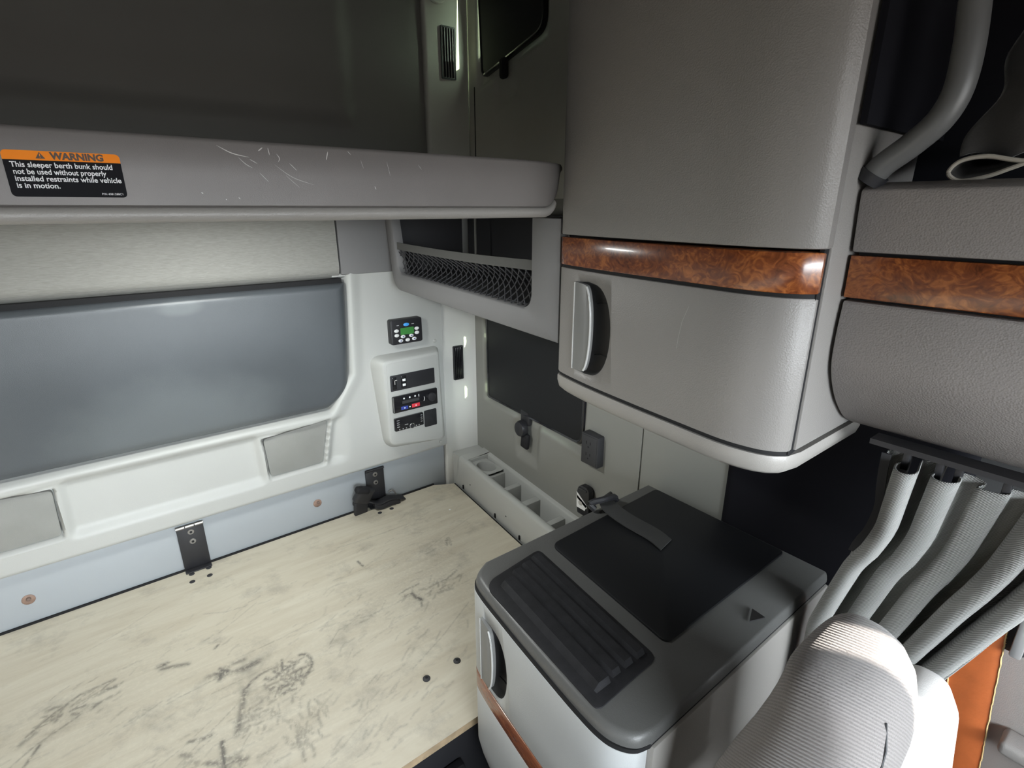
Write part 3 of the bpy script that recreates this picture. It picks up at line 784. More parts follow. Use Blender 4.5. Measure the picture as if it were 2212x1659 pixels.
mk('dial', disc((0.832, 1.527, -0.618), 1, 0.0155, 0.008, 22, 0.001), 'black_plastic', cl)
mk('display', prism(rrect(0.722, 0.785, -0.620, -0.610, 0.001), 1, 1.5262, 1.5275), 'dark_grey', cl)
for x in (0.729, 0.750, 0.770):
    mk('symbol', disc((x, 1.5268, -0.602), 1, 0.003, 0.0006, 10), 'mark_white', cl)
mk('symbol', box(0.783, 0.785, 1.5262, 1.527, -0.607, -0.598), 'mark_white', cl)
mk('symbol', tube([(0.797 + 0.008 * math.cos(t), 1.5266, -0.618 + 0.011 * math.sin(t)) for t in np.linspace(-0.9, 0.6, 8)], 0.0009, 6), 'mark_white', cl)
mk('hot_button', bev(box(0.756, 0.786, 1.5255, 1.5275, -0.641, -0.628), 0.001), 'mark_red', cl)
mk('cold_button', bev(box(0.716, 0.742, 1.5255, 1.5275, -0.641, -0.629), 0.001), 'mark_blue', cl)
for x in (0.729, 0.748, 0.771):
    mk('symbol', disc((x, 1.5255, -0.635), 1, 0.0025, 0.0005, 8), 'mark_white', cl)
ra = mk('radio', prism(rrect(0.689, 0.797, -0.713, -0.667, 0.004), 1, 1.526, 1.5345, 0.0015), 'black_gloss', cp)
mk('volume_ring', tube([(0.752 + 0.0085 * math.cos(t), 1.5252, -0.7055 + 0.0085 * math.sin(t)) for t in np.linspace(0, 2 * math.pi, 20)[:-1]], 0.0013, 6, True), 'chrome', ra)
mk('volume_knob', disc((0.752, 1.526, -0.7055), 1, 0.0065, 0.004, 16), 'black_plastic', ra)
for z in (-0.675, -0.683, -0.690, -0.698):
    mk('radio_key', box(0.697, 0.706, 1.5253, 1.5262, z - 0.0012, z + 0.0012), 'satin_silver', ra)
    mk('radio_key', box(0.786, 0.792, 1.5253, 1.5262, z - 0.0010, z + 0.0010), 'satin_silver', ra)
for x in (0.705, 0.718, 0.730, 0.768, 0.778):
    mk('radio_key', box(x - 0.002, x + 0.002, 1.5253, 1.5262, -0.7095, -0.7065), 'satin_silver', ra)
mk('radio_name', box(0.725, 0.737, 1.5253, 1.5260, -0.6965, -0.6942), 'satin_silver', ra)
mk('blank_plate', prism(rrect(0.803, 0.851, -0.727, -0.666, 0.004), 1, 1.5295, 1.5345, 0.0015), 'black_rubber', cp)

# ================================================================== CORNER VENTS
def vent(x0, x1, z0, z1, y, label, rot=0):
    t = thing('air_vent', label, 'vent', ((x0 + x1) / 2, y, z0))
    fr = [rrect(x0, x1, z0, z1, 0.003, 3), rrect(x0 + 0.004, x1 - 0.004, z0 + 0.004, z1 - 0.004, 0.002, 3)]
    mk('frame', loft([ring(fr[0], y + 0.004), ring(fr[0], y - 0.003), ring(fr[1], y - 0.003), ring(fr[1], y + 0.006)], True, True), 'black_plastic', t)
    n = 4
    for k in range(n):
        xx = x0 + 0.006 + (x1 - x0 - 0.012) * (k + 0.5) / n
        mk('louvre', bev(box(xx - 0.0022, xx + 0.0022, y - 0.0045, y + 0.003, z0 + 0.005, z1 - 0.005), 0.001), 'black_gloss', t)
vent(0.957, 0.997, -0.597, -0.470, 1.578, 'narrow black louvred vent in the light corner column under the bunk')
vent(0.955, 1.005, 0.378, 0.520, 1.582, 'narrow black louvred vent in the dark corner above the bunk')
up_ring = thing('reading_lamp_socket', 'round grey lamp ring in the corner column above the black vent', 'lamp', (0.945, 1.582, 0.58))
mk('ring', tube([(0.945 + 0.035 * math.cos(t), 1.583, 0.612 + 0.035 * math.sin(t)) for t in np.linspace(0, 2 * math.pi, 28)[:-1]], 0.006, 8, True), 'upper_side', up_ring)
mk('lens', disc((0.945, 1.586, 0.612), 1, 0.030, 0.004, 24, 0.003), 'handle_grey', up_ring)

# ================================================================== WINDOW SHADES
def shade(name, pts, label, x_off, rads):
    """pts in (y, z); black panel with glossy border standing in the scoop of the side wall"""
    ys_ = [p[0] for p in pts]
    t = thing(name, label, 'window shade', (wallx(sum(ys_) / len(ys_)), sum(ys_) / len(ys_), min(p[1] for p in pts)))
    o = roundpoly(pts, rads, 7); cx_ = sum(p[0] for p in o) / len(o); cz_ = sum(p[1] for p in o) / len(o)
    def sc(k): return [(cx_ + (p[0] - cx_) * k[0], cz_ + (p[1] - cz_) * k[1]) for p in o]
    def R(pp, dx): return [(wallx(p[0]) + dx, p[0], p[1]) for p in pp]
    k1 = (0.985, 0.985); k2 = (0.955, 0.96)
    mk('border', loft([R(o, 0.016 + x_off), R(o, 0.004 + x_off), R(sc(k1), 0.000 + x_off), R(sc(k2), 0.002 + x_off), R(sc(k2), 0.010 + x_off)]), 'black_gloss', t, ang=60)
    mk('screen_panel', loft([R(sc((0.957, 0.962)), 0.008 + x_off), R(sc((0.955, 0.96)), 0.003 + x_off)]), 'shade_black', t)
    return t
sh = shade('window_shade', [(0.950, -0.640), (1.492, -0.656), (1.498, -0.255), (0.948, -0.255)], 'black window shade with a hanging latch, on the side wall under the cubby', -0.004, [0.03, 0.012, 0.01, 0.02])
lt = mk('latch', disc((wallx(1.245) - 0.004, 1.250, -0.690), 0, 0.026, 0.020, 22, 0.004, -1, 0.028), 'black_plastic', sh)
mk('latch_tongue', obox((wallx(1.235) - 0.004, 1.238, -0.732), 0.016, 0.036, 0.055, (0.12, 0, 0), 0.007), 'black_rubber', lt)
mk('latch_neck', obox((wallx(1.245) + 0.006, 1.247, -0.655), 0.018, 0.045, 0.05, (0, 0, 0), 0.007), 'black_plastic', lt)
sh2 = shade('window_shade', [(1.172, 0.430), (1.495, 0.420 - 0.045), (1.525, 0.80), (1.185, 0.80)], 'black window shade above the bunk with a short latch stub', -0.004, [0.04, 0.02, 0.02, 0.02])
mk('latch', obox((wallx(1.37) - 0.004, 1.365, 0.378), 0.02, 0.030, 0.055, (0, 0, 0), 0.010), 'black_rubber', sh2)

# outlet
po = thing('power_outlet', 'dark double power outlet box on the grey side wall', 'outlet', (wallx(0.90), 0.90, -0.665))
wx_ = wallx(0.90)
mk('box', bev(box(wx_ - 0.026, wx_ + 0.004, 0.868, 0.930, -0.668, -0.578), 0.003), 'dark_grey', po)
fpl = mk('face_plate', bev(box(wx_ - 0.0275, wx_ - 0.0255, 0.872, 0.926, -0.664, -0.582), 0.0008), 'dark_grey', po)
for z in (-0.606, -0.640):
    for dy, dz, w, h in ((0.008, 0.004, 0.0022, 0.009), (-0.006, 0.004, 0.0022, 0.008), (0.001, -0.008, 0.004, 0.004)):
        mk('socket_slot', bev(box(wx_ - 0.0281, wx_ - 0.0272, 0.901 + dy - w / 2, 0.901 + dy + w / 2, z + dz - h / 2, z + dz + h / 2), 0.0003), 'black_gap', fpl)

# ================================================================== STORAGE TRAY
tr = thing('storage_tray', 'light grey moulded tray with cup hole and open compartments, beside the plywood', 'storage tray', (0.97, 1.2, -1.0))
def tfx(y): return 0.933 - 0.090 * (1.527 - y)      # front face at the rim
def twx(y): return wallx(y) + 0.002
YB, YF = 1.530, 0.69
TZ = -0.877
def tring(y, ofs=0):
    f_, w_ = tfx(y), twx(y)
    return [(f_ + 0.006, y, -1.03), (f_ + 0.002, y, -0.96), (f_, y, TZ - 0.012), (f_ + 0.004, y, TZ - 0.003), (f_ + 0.012, y, TZ), (f_ + 0.020, y, TZ - 0.0005),
            (f_ + 0.0235, y, TZ - 0.005), (f_ + 0.030, y, -0.985), (w_ - 0.020, y, -0.985), (w_ - 0.0155, y, TZ - 0.005), (w_ - 0.012, y, TZ), (w_ - 0.004, y, TZ + 0.001), (w_, y, TZ + 0.004)]
mk('tray_body', loft([tring(y) for y in lin(YF, 1.484, 18)], False, False), 'trim_light', tr, ang=60)
def tend(y):
    f_, w_ = tfx(y), twx(y)
    return [(f_ + 0.006, y, -1.03), (f_ + 0.002, y, -0.96), (f_, y, TZ - 0.012), (f_ + 0.004, y, TZ - 0.003), (f_ + 0.012, y, TZ), (w_ * 0.5 + f_ * 0.5, y, TZ), (w_, y, TZ + 0.004)]
mk('tray_end', join(loft([tend(y) for y in (1.483, 1.505, 1.527)], False, False),
                    loft([[(p[0], 1.527, p[2]) for p in tend(1.527)], [(p[0], 1.534, p[2] - 0.006) for p in tend(1.527)], [(p[0], 1.56, -1.03) for p in tend(1.527)]], False, False),
                    box(tfx(1.484) + 0.022, twx(1.484) - 0.014, 1.476, 1.4845, -0.985, TZ - 0.001)), 'trim_light', tr, ang=60)
mk('tray_back', box(0.94, 1.052, 1.527, 1.58, -1.03, TZ - 0.004), 'trim_light', tr)
for y0, y1 in ((1.352, 1.366), (1.248, 1.268), (1.135, 1.160), (1.005, 1.025), (0.86, 0.88)):
    yc = (y0 + y1) / 2
    mk('divider', bev(prism([(y0 - 0.006, -0.985), (y1 + 0.006, -0.985), (y1 + 0.001, -0.898), (y0 - 0.001, -0.898)], 0, tfx(yc) + 0.022, twx(yc) - 0.013), 0.003), 'trim_light', tr)
# cup: plate with a round hole
cyc = 1.418; cxc = (tfx(cyc) + twx(cyc)) / 2 + 0.002
hole = [(cxc + 0.034 * math.cos(t), cyc + 0.042 * math.sin(t)) for t in np.linspace(0, 2 * math.pi, 33)[:-1]]
rim = []
for (hx, hy), t in zip(hole, np.linspace(0, 2 * math.pi, 33)[:-1]):
    c_, s_ = math.cos(t), math.sin(t); k = min(0.0365 / max(abs(c_), 1e-6), 0.0585 / max(abs(s_), 1e-6))
    rim.append((cxc + c_ * k, cyc + s_ * k))
mk('cup_holder', loft([[(x, y, -0.889) for x, y in rim], [(x, y, -0.889) for x, y in hole], [(cxc + (x - cxc) * 0.97, cyc + (y - cyc) * 0.97, -0.893) for x, y in hole], [(cxc + (x - cxc) * 0.85, cyc + (y - cyc) * 0.85, -0.978) for x, y in hole]], True, False), 'trim_light', tr, ang=50)
mk('cup_bottom', disc((cxc, cyc, -0.979), 2, 0.031, 0.002, 24, 0, 1, 0.038), 'cup_shadow', tr)  # near-black base: the hole's shadow is put into its colour
for y, z in ((1.445, -0.958), (1.20, -0.958)):
    mk('screw_hole', disc((tfx(y) + 0.0022, y, z), 0, 0.0026, 0.001, 10, 0), 'black_gap', tr)
for y in (1.50, 1.27, 1.12):
    mk('edge_clip', bev(box(tfx(y) - 0.001, tfx(y) + 0.006, y - 0.003, y + 0.003, -1.0, -0.985), 0.001), 'black_gap', tr)

# ================================================================== UPPER BUNK
ub = thing('upper_bunk', 'upper bunk shelf with a scratched grey fascia and pale lower lip', 'bunk', (0, 1.1, -0.01))
FY = 0.72
def bend(x): return FY + 0.035 * max(0.0, (x - 0.60) / 0.10) ** 2
fpts = roundpoly([(-1.18, 0.002), (0.668, 0.002), (0.668, 0.0755), (-1.18, 0.0755)], [0, 0.055, 0.0, 0], 10)
NX = lin(-1.18, 0.5, 18)[:-1] + lin(0.5, 0.70, 30)
def flow(x):                       # lower edge rises at the right-hand end
    d = max(0.0, x - 0.632) / 0.055
    return -0.001 + 0.062 * (1 - math.sqrt(max(0, 1 - min(d, 1) ** 2)))
def fsec(x):
    y = bend(x); lo = flow(x)
    return [(x, y + 0.03, lo + 0.002), (x, y + 0.004, lo + 0.001), (x, y, lo + 0.004), (x, y, lo * 0.5 + 0.037), (x, y + 0.0005, 0.070), (x, y + 0.004, 0.0745), (x, y + 0.012, 0.0755), (x, y + 0.03, 0.0755)]
fas = mk('fascia', loft([fsec(x) for x in NX]), 'fascia_grey', ub, ang=50)
def lipsec(x):
    y = bend(x); lo = flow(x)
    c = [(y + 0.004 - 0.009 * math.cos(t), lo - 0.006 + 0.0085 * math.sin(t)) for t in np.linspace(-1.9, 1.3, 9)]
    return [(x, y + 0.02, lo + 0.0015)] + [(x, a, b) for a, b in reversed(c)] + [(x, y + 0.02, lo - 0.014)]
mk('lower_lip', loft([lipsec(x) for x in NX if x < 0.672]), 'base_light', ub, ang=70, label='pale rounded lip along the lower edge')
mk('deck', box(-1.18, 0.655, 0.76, 1.56, 0.0, 0.03), 'fascia_grey', ub)
lab = mk('warning_label', prism(rrect(-0.0495, 0.0420, 0.0105, 0.0525, 0.004), 1, FY - 0.0006, FY + 0.0004), 'label_black', fas, label='black warning sticker with an orange band and white text')
mk('orange_band', prism(rrect(-0.0495, 0.0420, 0.0440, 0.0525, (0.004, 0.004, 0.0001, 0.0001)), 1, FY - 0.0009, FY - 0.0004), 'orange_label', lab)
A_, B_ = (1, 0, 0), (0, 0, 1)
ty = FY - 0.0010
mk('lettering', text_vf('WARNING', 0.0086, (-0.0135, ty, 0.0455), A_, B_, 0, 0.0004), 'ink_brown', lab, smooth=False)
mk('warning_triangle', prism([(-0.0250, 0.0456), (-0.0178, 0.0456), (-0.0214, 0.0515)], 1, ty - 0.0002, ty), 'ink_brown', lab)
mk('warning_mark', join(box(-0.0217, -0.0211, ty - 0.0004, ty - 0.0001, 0.0477, 0.0500), box(-0.0217, -0.0211, ty - 0.0004, ty - 0.0001, 0.0464, 0.0470)), 'orange_label', lab)
for s_, x_, z_ in (('This sleeper berth bunk should', -0.0450, 0.0375), ('not be used without properly', -0.0442, 0.0312), ('installed restraints while vehicle', -0.0442, 0.0249), ('is in motion.', -0.0442, 0.0186)):
    vf = text_vf(s_, 0.0069, (x_, ty, z_), A_, B_, 0, 0.00012)
    wid = max(p[0] for p in vf[0]) - x_
    tgt = {'T': 0.0790, 'n': 0.0720, 'i': 0.0835}[s_[0]] if not s_.startswith('is') else 0.0325
    vf = ([(x_ + (p[0] - x_) * tgt / wid, p[1], p[2]) for p in vf[0]], vf[1])
    mk('lettering', vf, 'label_white', lab, smooth=False)
mk('lettering', text_vf('P/N 4081288C1', 0.0028, (0.0205, ty, 0.0128), A_, B_), 'label_white', lab, smooth=False)
# scratches on the fascia
def scratch(pts, w):
    P = [Vector((p[0], FY - 0.0004, p[1])) for p in spline(pts, 6)]
    L, R_ = [], []
    for i, p in enumerate(P):
        d = (P[min(i + 1, len(P) - 1)] - P[max(i - 1, 0)]).normalized(); n = Vector((-d.z, 0, d.x))
        ww = w * math.sin(math.pi * (i + 0.6) / (len(P) + 0.2))
        L.append(tuple(p + n * ww)); R_.append(tuple(p - n * ww))
    return loft([[a, b] for a, b in zip(L, R_)], False, False)
scr = [([(0.135, 0.0675), (0.150, 0.0600), (0.168, 0.0565)], 0.0005), ([(0.179, 0.064), (0.184, 0.068)], 0.0006), ([(0.190, 0.068), (0.191, 0.060)], 0.0004),
       ([(0.199, 0.062), (0.202, 0.057), (0.200, 0.053)], 0.0004), ([(0.156, 0.056), (0.163, 0.049), (0.170, 0.045)], 0.0003), ([(0.213, 0.052), (0.221, 0.044)], 0.0003),
       ([(0.262, 0.068), (0.259, 0.058)], 0.0006), ([(0.195, 0.050), (0.215, 0.036), (0.24, 0.028)], 0.0002), ([(0.168, 0.0545), (0.176, 0.050)], 0.0003),
       ([(0.305, 0.060), (0.308, 0.050)], 0.0002), ([(0.342, 0.060), (0.346, 0.042)], 0.0002), ([(0.322, 0.028), (0.3235, 0.024)], 0.0005), ([(0.177, 0.040), (0.186, 0.030)], 0.0002),
       ([(0.112, 0.017), (0.1135, 0.0155)], 0.0005), ([(0.136, 0.010), (0.137, 0.009)], 0.0004), ([(0.150, 0.012), (0.1515, 0.010)], 0.0004), ([(0.39, 0.058), (0.395, 0.052)], 0.0002), ([(0.207, 0.038), (0.222, 0.024)], 0.00015), ([(0.288, 0.07), (0.292, 0.066)], 0.0003)]
mk('scratches', join(*[scratch(p, w) for p, w in scr]), 'scratch_white', fas, smooth=False, kind='stuff')

# lamp on the underside of the bunk
lm = thing('bunk_lamp', 'round lit dome lamp fixed under the upper bunk', 'lamp', (LAMP[0], LAMP[1], -0.012))
mk('housing', disc((LAMP[0], LAMP[1], -0.0005), 2, 0.075, 0.006, 28, 0.0, -1), 'base_light', lm)
mk('lens', disc((LAMP[0], LAMP[1], -0.006), 2, 0.060, 0.005, 28, 0.002, -1), 'lamp_lens', lm)
ll = bpy.data.lights.new('bunk_lamp_light', 'AREA'); ll.shape = 'DISK'; ll.size = 0.11; ll.energy = LAMP_W; ll.color = (0.97, 1.0, 0.97)
lo2 = bpy.data.objects.new('bunk_lamp_light', ll); COL.objects.link(lo2); lo2.location = (LAMP[0], LAMP[1], -0.0155)

# ================================================================== NET CUBBY
cb = thing('net_cubby', 'grey open storage cubby with a black elastic net, under the upper bunk', 'cubby', (0.72, 1.15, -0.24))
def cx(y): return 0.727 - 0.063 * (1.56 - y)
CT = -0.018
outer = roundpoly([(1.580, CT), (1.535, -0.239), (0.731, -0.2475), (0.731, CT)], [0, 0.045, 0.0001, 0], 8)
inner = roundpoly([(1.530, CT), (1.492, -0.188), (0.818, -0.1955), (0.818, CT)], [0, 0.03, 0.035, 0], 8)
def cring(o, dx): return [(cx(p[0]) + dx, p[0], p[1]) for p in o]
front = loft([cring(outer, 0.10), cring(outer, 0.004), cring([(p[0] + (q[0] - p[0]) * 0.1, p[1] + (q[1] - p[1]) * 0.1) for p, q in zip(outer, inner)], 0.0),
              cring([(p[0] + (q[0] - p[0]) * 0.92, p[1] + (q[1] - p[1]) * 0.92) for p, q in zip(outer, inner)], 0.0), cring(inner, 0.004), cring(inner, 0.03)], True, False)
mk('face_frame', front, 'corner_panel', cb, ang=50, label='grey plastic face frame')
mk('liner', join(box(0.76, 0.985, 1.54, 1.56, -0.225, CT), prism([(cx(0.75) + 0.02, 0.75), (0.955, 0.75), (1.03, 1.54), (cx(1.54) + 0.02, 1.54)], 2, -0.215, -0.190),
                 box(cx(0.76) + 0.02, 0.96, 0.745, 0.765, -0.215, CT), prism([(0.945, 0.75), (0.965, 0.75), (1.042, 1.56), (1.022, 1.56)], 2, -0.215, CT)), 'dark_grey', cb, label='dark inner liner')
mk('underside', prism([(cx(0.74) + 0.05, 0.74), (0.965, 0.74), (1.04, 1.555), (cx(1.5) + 0.06, 1.50)], 2, -0.234, -0.216), 'corner_panel', cb)
mk('liner_seam', box(0.93, 0.934, 1.38, 1.386, -0.185, CT), 'wall_grey', cb)
# elastic band and net
def net_pt(t, s):
    y = 1.515 - t * (1.515 - 0.821)
    sag = math.sin(math.pi * t)
    ztop = -0.118 - 0.006 * sag
    zz = ztop + s * (-0.196 - ztop)
    xx = cx(y) + 0.008 + 0.010 * sag * (1 - s) + 0.032 * math.sin(math.pi * s) * (0.3 + 0.7 * sag)
    return (xx, y, zz)
band = []
for t in lin(0, 1, 30):
    p = net_pt(t, 0); w = 0.020
    band.append([(p[0] - 0.001, p[1], p[2]), (p[0] + 0.001, p[1], p[2] + w), (p[0] + 0.003, p[1], p[2] + w), (p[0] + 0.001, p[1], p[2])])
mk('elastic_band', loft(band), 'band_grey', cb, ang=50, label='grey elastic band')
cords = []
NU = 26
for k in range(-8, NU):
    for sgn in (1, -1):
        pts = []
        for j in range(9):
            s = j / 8; t = (k + (s * 3.2 if sgn > 0 else 3.2 - s * 3.2)) / NU
            if -0.001 <= t <= 1.001: pts.append(net_pt(t, s))
        if len(pts) >= 2: cords.append(tube(pts, 0.0015, 4))
mk('net', join(*cords), 'net_cord', cb, kind='stuff', label='black diamond net')

# ================================================================== OVERHEAD CABINET
oc = thing('overhead_cabinet', 'tall grey overhead cabinet with a burl wood band and recessed handle', 'cabinet', (0.75, 0.48, -0.335))
FR = spline([(0.690, 0.728), (0.672, 0.716), (0.655, 0.630), (0.643, 0.520), (0.635, 0.420), (0.6305, 0.350), (0.6365, 0.308), (0.648, 0.284), (0.664, 0.2705)], 8)
FRU = spline([(0.690, 0.728), (0.672, 0.716), (0.655, 0.630), (0.643, 0.520), (0.635, 0.420), (0.630, 0.350), (0.6345, 0.305), (0.644, 0.279), (0.658, 0.2665)], 8)
def slab(curve, z0, z1, depth, b=0.0025, dx=0.0, inset=0.0, taper=None):
    back = [(max(p[0] + depth, 0.70), min(max(p[1], 0.275), 0.722)) for p in curve]
    pts = [(p[0] + dx, p[1]) for p in curve]
    ring0 = pts + [(back[-1][0], pts[-1][1] + 0.004), (back[0][0], pts[0][1])]
    return bev(prism(ring0, 2, z0, z1), b, 2, 50)
body_pts = [(0.692, 0.722), (0.692, 0.284), (0.90, 0.284), (0.90, 0.722)]
mk('body', prism(body_pts, 2, -0.329, 0.84), 'black_gap', oc, label='black carcass showing in the gaps')
mk('upper_door', slab(FRU, -0.0445, 0.84, 0.02), 'cabinet_grey', oc, ang=30)
mk('wood_band', slab(FR, -0.0965, -0.0485, 0.02, 0.0018, -0.0005), 'burl_wood', oc, ang=30, label='glossy burl wood band')
mk('gap_strip', slab(FR, -0.3060, -0.2995, 0.02, 0.0, 0.0025), 'black_gap', oc, ang=30)
mk('gap_strip', slab(FR, -0.1020, -0.0955, 0.02, 0.0, 0.0025), 'black_gap', oc, ang=30)
mk('gap_strip', box(0.663, 0.679, 0.2712, 0.275, -0.3045, 0.84), 'black_gap', oc)
ld = mk('lower_door', slab(FR, -0.3005, -0.1012, 0.02), 'cabinet_grey', oc, ang=30)
bz = [(p[0] - 0.002, p[1]) for p in FR] + [(0.69, 0.2655), (0.885, 0.2655), (0.885, 0.726)]
bcx, bcy = 0.78, 0.49
def bring(k, z): return [(bcx + (p[0] - bcx) * k[0], bcy + (p[1] - bcy) * k[1], z) for p in bz]
mk('base_tray', loft([bring((0.995, 0.995), -0.3062), bring((1.0, 1.0), -0.309), bring((1.0, 1.0), -0.318), bring((0.985, 0.985), -0.330), bring((0.94, 0.95), -0.3365), bring((0.85, 0.88), -0.337)]), 'base_light', oc, ang=40, label='paler base tray with a chamfered edge')
mk('side_panel', bev(prism([(0.6765, 0.84), (0.6745, -0.10), (0.6765, -0.3010), (0.885, -0.3010), (0.885, 0.84)], 1, 0.268, 0.282), 0.002), 'cabinet_grey', oc)
mk('left_panel', box(0.69, 0.90, 0.722, 0.728, -0.30, 0.84), 'cabinet_grey', oc)
mk('door_scratch', (lambda pts: loft([[(p[0] - 0.0003, p[1] - 0.0004, p[2]), (p[0] - 0.0003, p[1] + 0.0004, p[2])] for p in pts], False, False))([(0.6315 + (y - 0.40) * 0.085 - 0.0007, y, z) for y, z in ((0.420, -0.128), (0.4285, -0.150), (0.4325, -0.175), (0.4335, -0.190))]), 'scratch_faint', ld, smooth=False)

def curve_x(curve, y):
    c = sorted(curve, key=lambda p: p[1])
    ys_ = [p[1] for p in c]; xs_ = [p[0] for p in c]
    return float(np.interp(y, ys_, xs_))

def cut(o, vf):
    c = mk('cutter', vf, 'black_gap')
    c.location = Vector((0, 0, 0)) - (ORG[o.as_pointer()] if o.parent else Vector())
    m = o.modifiers.new('cut', 'BOOLEAN'); m.operation = 'DIFFERENCE'; m.solver = 'EXACT'; m.object = c
    pa = o.parent; o.parent = None
    bpy.context.view_layer.update()
    me = bpy.data.meshes.new_from_object(o.evaluated_get(bpy.context.evaluated_depsgraph_get()))
    o.modifiers.clear(); old = o.data; o.data = me; o.parent = pa
    me.name = old.name
    bpy.data.meshes.remove(old); bpy.data.objects.remove(c)

def pull_handle(parent, curve, y0, z0, k=1.0):
    """D-shaped pull: plate with pale edging and a dark finger cup to the right; y0 left edge, z0 centre"""
    H = 0.079 * k
    plate = [(y0, -H), (y0, H)] + [(y0 - (0.030 + 0.019 * math.cos(t * math.pi / 2)) * k, H * 0.97 * math.sin(t * math.pi / 2)) for t in lin(1, -1, 15)]
    cup = [(y0 - 0.008 * k, H * 1.0), (y0 - 0.032 * k, H * 1.03)] + [(y0 - (0.034 + 0.060 * math.cos(t * math.pi / 2) ** 0.7) * k, H * 1.02 * math.sin(t * math.pi / 2)) for t in lin(0.97, -0.97, 19)] + [(y0 - 0.032 * k, -H * 1.03), (y0 - 0.008 * k, -H * 1.0)]
    def Rg(o, dx, s=1.0):
        cy = sum(p[0] for p in o) / len(o)
        return [(curve_x(curve, cy + (p[0] - cy) * s) + dx, cy + (p[0] - cy) * s, z0 + p[1] * s) for p in o]
    cut(parent, loft([Rg(cup, -0.02, 1.0), Rg(cup, 0.026, 1.0)]))
    c = mk('finger_cup', loft([Rg(cup, 0.0006, 1.0), Rg(cup, 0.004, 0.99), Rg(cup, 0.012, 0.94), Rg(cup, 0.019, 0.80), Rg(cup, 0.022, 0.5)][::-1] + [Rg(cup, 0.0012, 1.012), Rg(cup, 0.024, 0.85)], True, True), 'cup_grey', parent, ang=40, label='dark scooped finger cup')
    for zz in (0.045, -0.045):
        mk('cup_seam', tube([(curve_x(curve, y) + 0.0125, y, z0 + zz * k + (0.004 * k if y < y0 - 0.06 * k else 0)) for y in (y0 - 0.045 * k, y0 - 0.062 * k, y0 - 0.078 * k)], 0.0012, 5), 'black_gap', c)
    p_ = mk('pull_plate', loft([Rg(plate, 0.002, 1.0), Rg(plate, -0.005, 1.0), Rg(plate, -0.006, 0.96)]), 'handle_grey', parent, ang=40)
    edge = Rg(plate, -0.0058, 0.985)
    left = edge[:2]
    mk('pull_edging', tube(left, 0.0013 * k + 0.0003, 8), 'edging_pale', p_)
    mk('pull_edging', tube(edge[3:-1], 0.0016 * k + 0.0003, 8), 'edging_pale', p_)
pull_handle(ld, FR, 0.666, -0.200)

# ================================================================== OVERHEAD CONSOLE
on_ = thing('overhead_console', 'dark grey overhead console with a wood band and rounded belly', 'console', (0.85, 0.0, -0.295))
prof = spline([(0.735, 0.028), (0.716, 0.022), (0.712, 0.010), (0.7195, -0.050)], 6)
prof2 = spline([(0.7215, -0.1075), (0.7185, -0.150), (0.7235, -0.195), (0.752, -0.2395), (0.795, -0.278), (0.828, -0.295)], 8)
def cons(pts, back, y0, y1, b=0.003):
    return bev(prism(list(pts) + back, 1, y0, y1), b, 2, 55)
CY0, CY1 = -0.20, 0.264
mk('upper_panel', cons(prof, [(0.78, -0.050), (0.78, 0.028)], CY0, CY1), 'console_grey', on_, ang=40)
mk('wood_band', cons([(0.7190, -0.0535), (0.7205, -0.1040)], [(0.76, -0.104), (0.76, -0.0535)], CY0, CY1, 0.0015), 'burl_wood', on_, ang=40, label='dark burl wood band')
mk('belly', cons(prof2, [(0.97, -0.285), (0.97, -0.1075)], CY0, CY1, 0.004), 'console_grey', on_, ang=40)
mk('carcass', prism([(0.735, 0.020), (0.735, -0.19), (0.775, -0.245), (0.84, -0.283), (1.0, -0.283), (1.0, 0.02)], 1, CY0, CY1 - 0.003), 'black_gap', on_)
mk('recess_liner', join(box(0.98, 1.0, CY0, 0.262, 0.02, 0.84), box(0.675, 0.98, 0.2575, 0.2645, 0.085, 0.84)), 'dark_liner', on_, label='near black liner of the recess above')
gh = thing('grab_handle', 'smooth grey curved grab handle beside the tall cabinet', 'grab handle', (0.72, 0.25, 0.03))
hp_ = spline([(0.722, 0.262, 0.030), (0.722, 0.250, 0.046), (0.722, 0.226, 0.066), (0.722, 0.206, 0.088), (0.722, 0.197, 0.115), (0.722, 0.197, 0.155), (0.722, 0.202, 0.21), (0.722, 0.207, 0.32), (0.722, 0.212, 0.50), (0.722, 0.216, 0.70)], 8)
mk('tube', tube(hp_, [0.0135] * len(hp_), 18), 'tube_grey', gh)
mk('end_cap', tube([(0.722, 0.2625, 0.0285), (0.722, 0.256, 0.038)], 0.016, 18), 'black_plastic', gh)
# folded cloth lying on the console
fc = thing('folded_cloth', 'dark folded cloth with a pale hem loop, lying on the overhead console', 'cloth', (0.76, 0.15, 0.028))
loop = spline([(0.100, 0.046), (0.133, 0.0385), (0.165, 0.0445), (0.186, 0.0415), (0.1945, 0.0315), (0.190, 0.0245), (0.180, 0.0215), (0.160, 0.0255), (0.143, 0.0325), (0.125, 0.0395), (0.100, 0.0435)], 6)
sheet_v = loft([[(x_, p[0] + dy, p[1] + 0.006 + (x_ - 0.745) * 0.2) for p in loop] for x_, dy in ((0.745, 0), (0.80, 0.004), (0.87, 0.01))], False, False)
cl_ = mk('cloth_fold', sheet_v, 'cloth_dark', fc, ang=80)
cl_.modifiers.new('thick', 'SOLIDIFY').thickness = 0.0025
mk('hem', tube([(0.745, p[0], p[1] + 0.006) for p in loop], 0.0022, 8), 'cloth_hem', fc, label='pale stitched hem')
drape = grid(lambda u, v: (0.760 + 0.03 * v + 0.008 * math.sin(u * 9 + v * 3), 0.192 - 0.115 * u - 0.02 * v * (1 - u) + 0.006 * math.sin(v * 8), 0.052 + v * (0.10 + 0.14 * u) + 0.004 * math.sin(u * 14)), lin(0, 1.3, 28), lin(0, 1, 18))
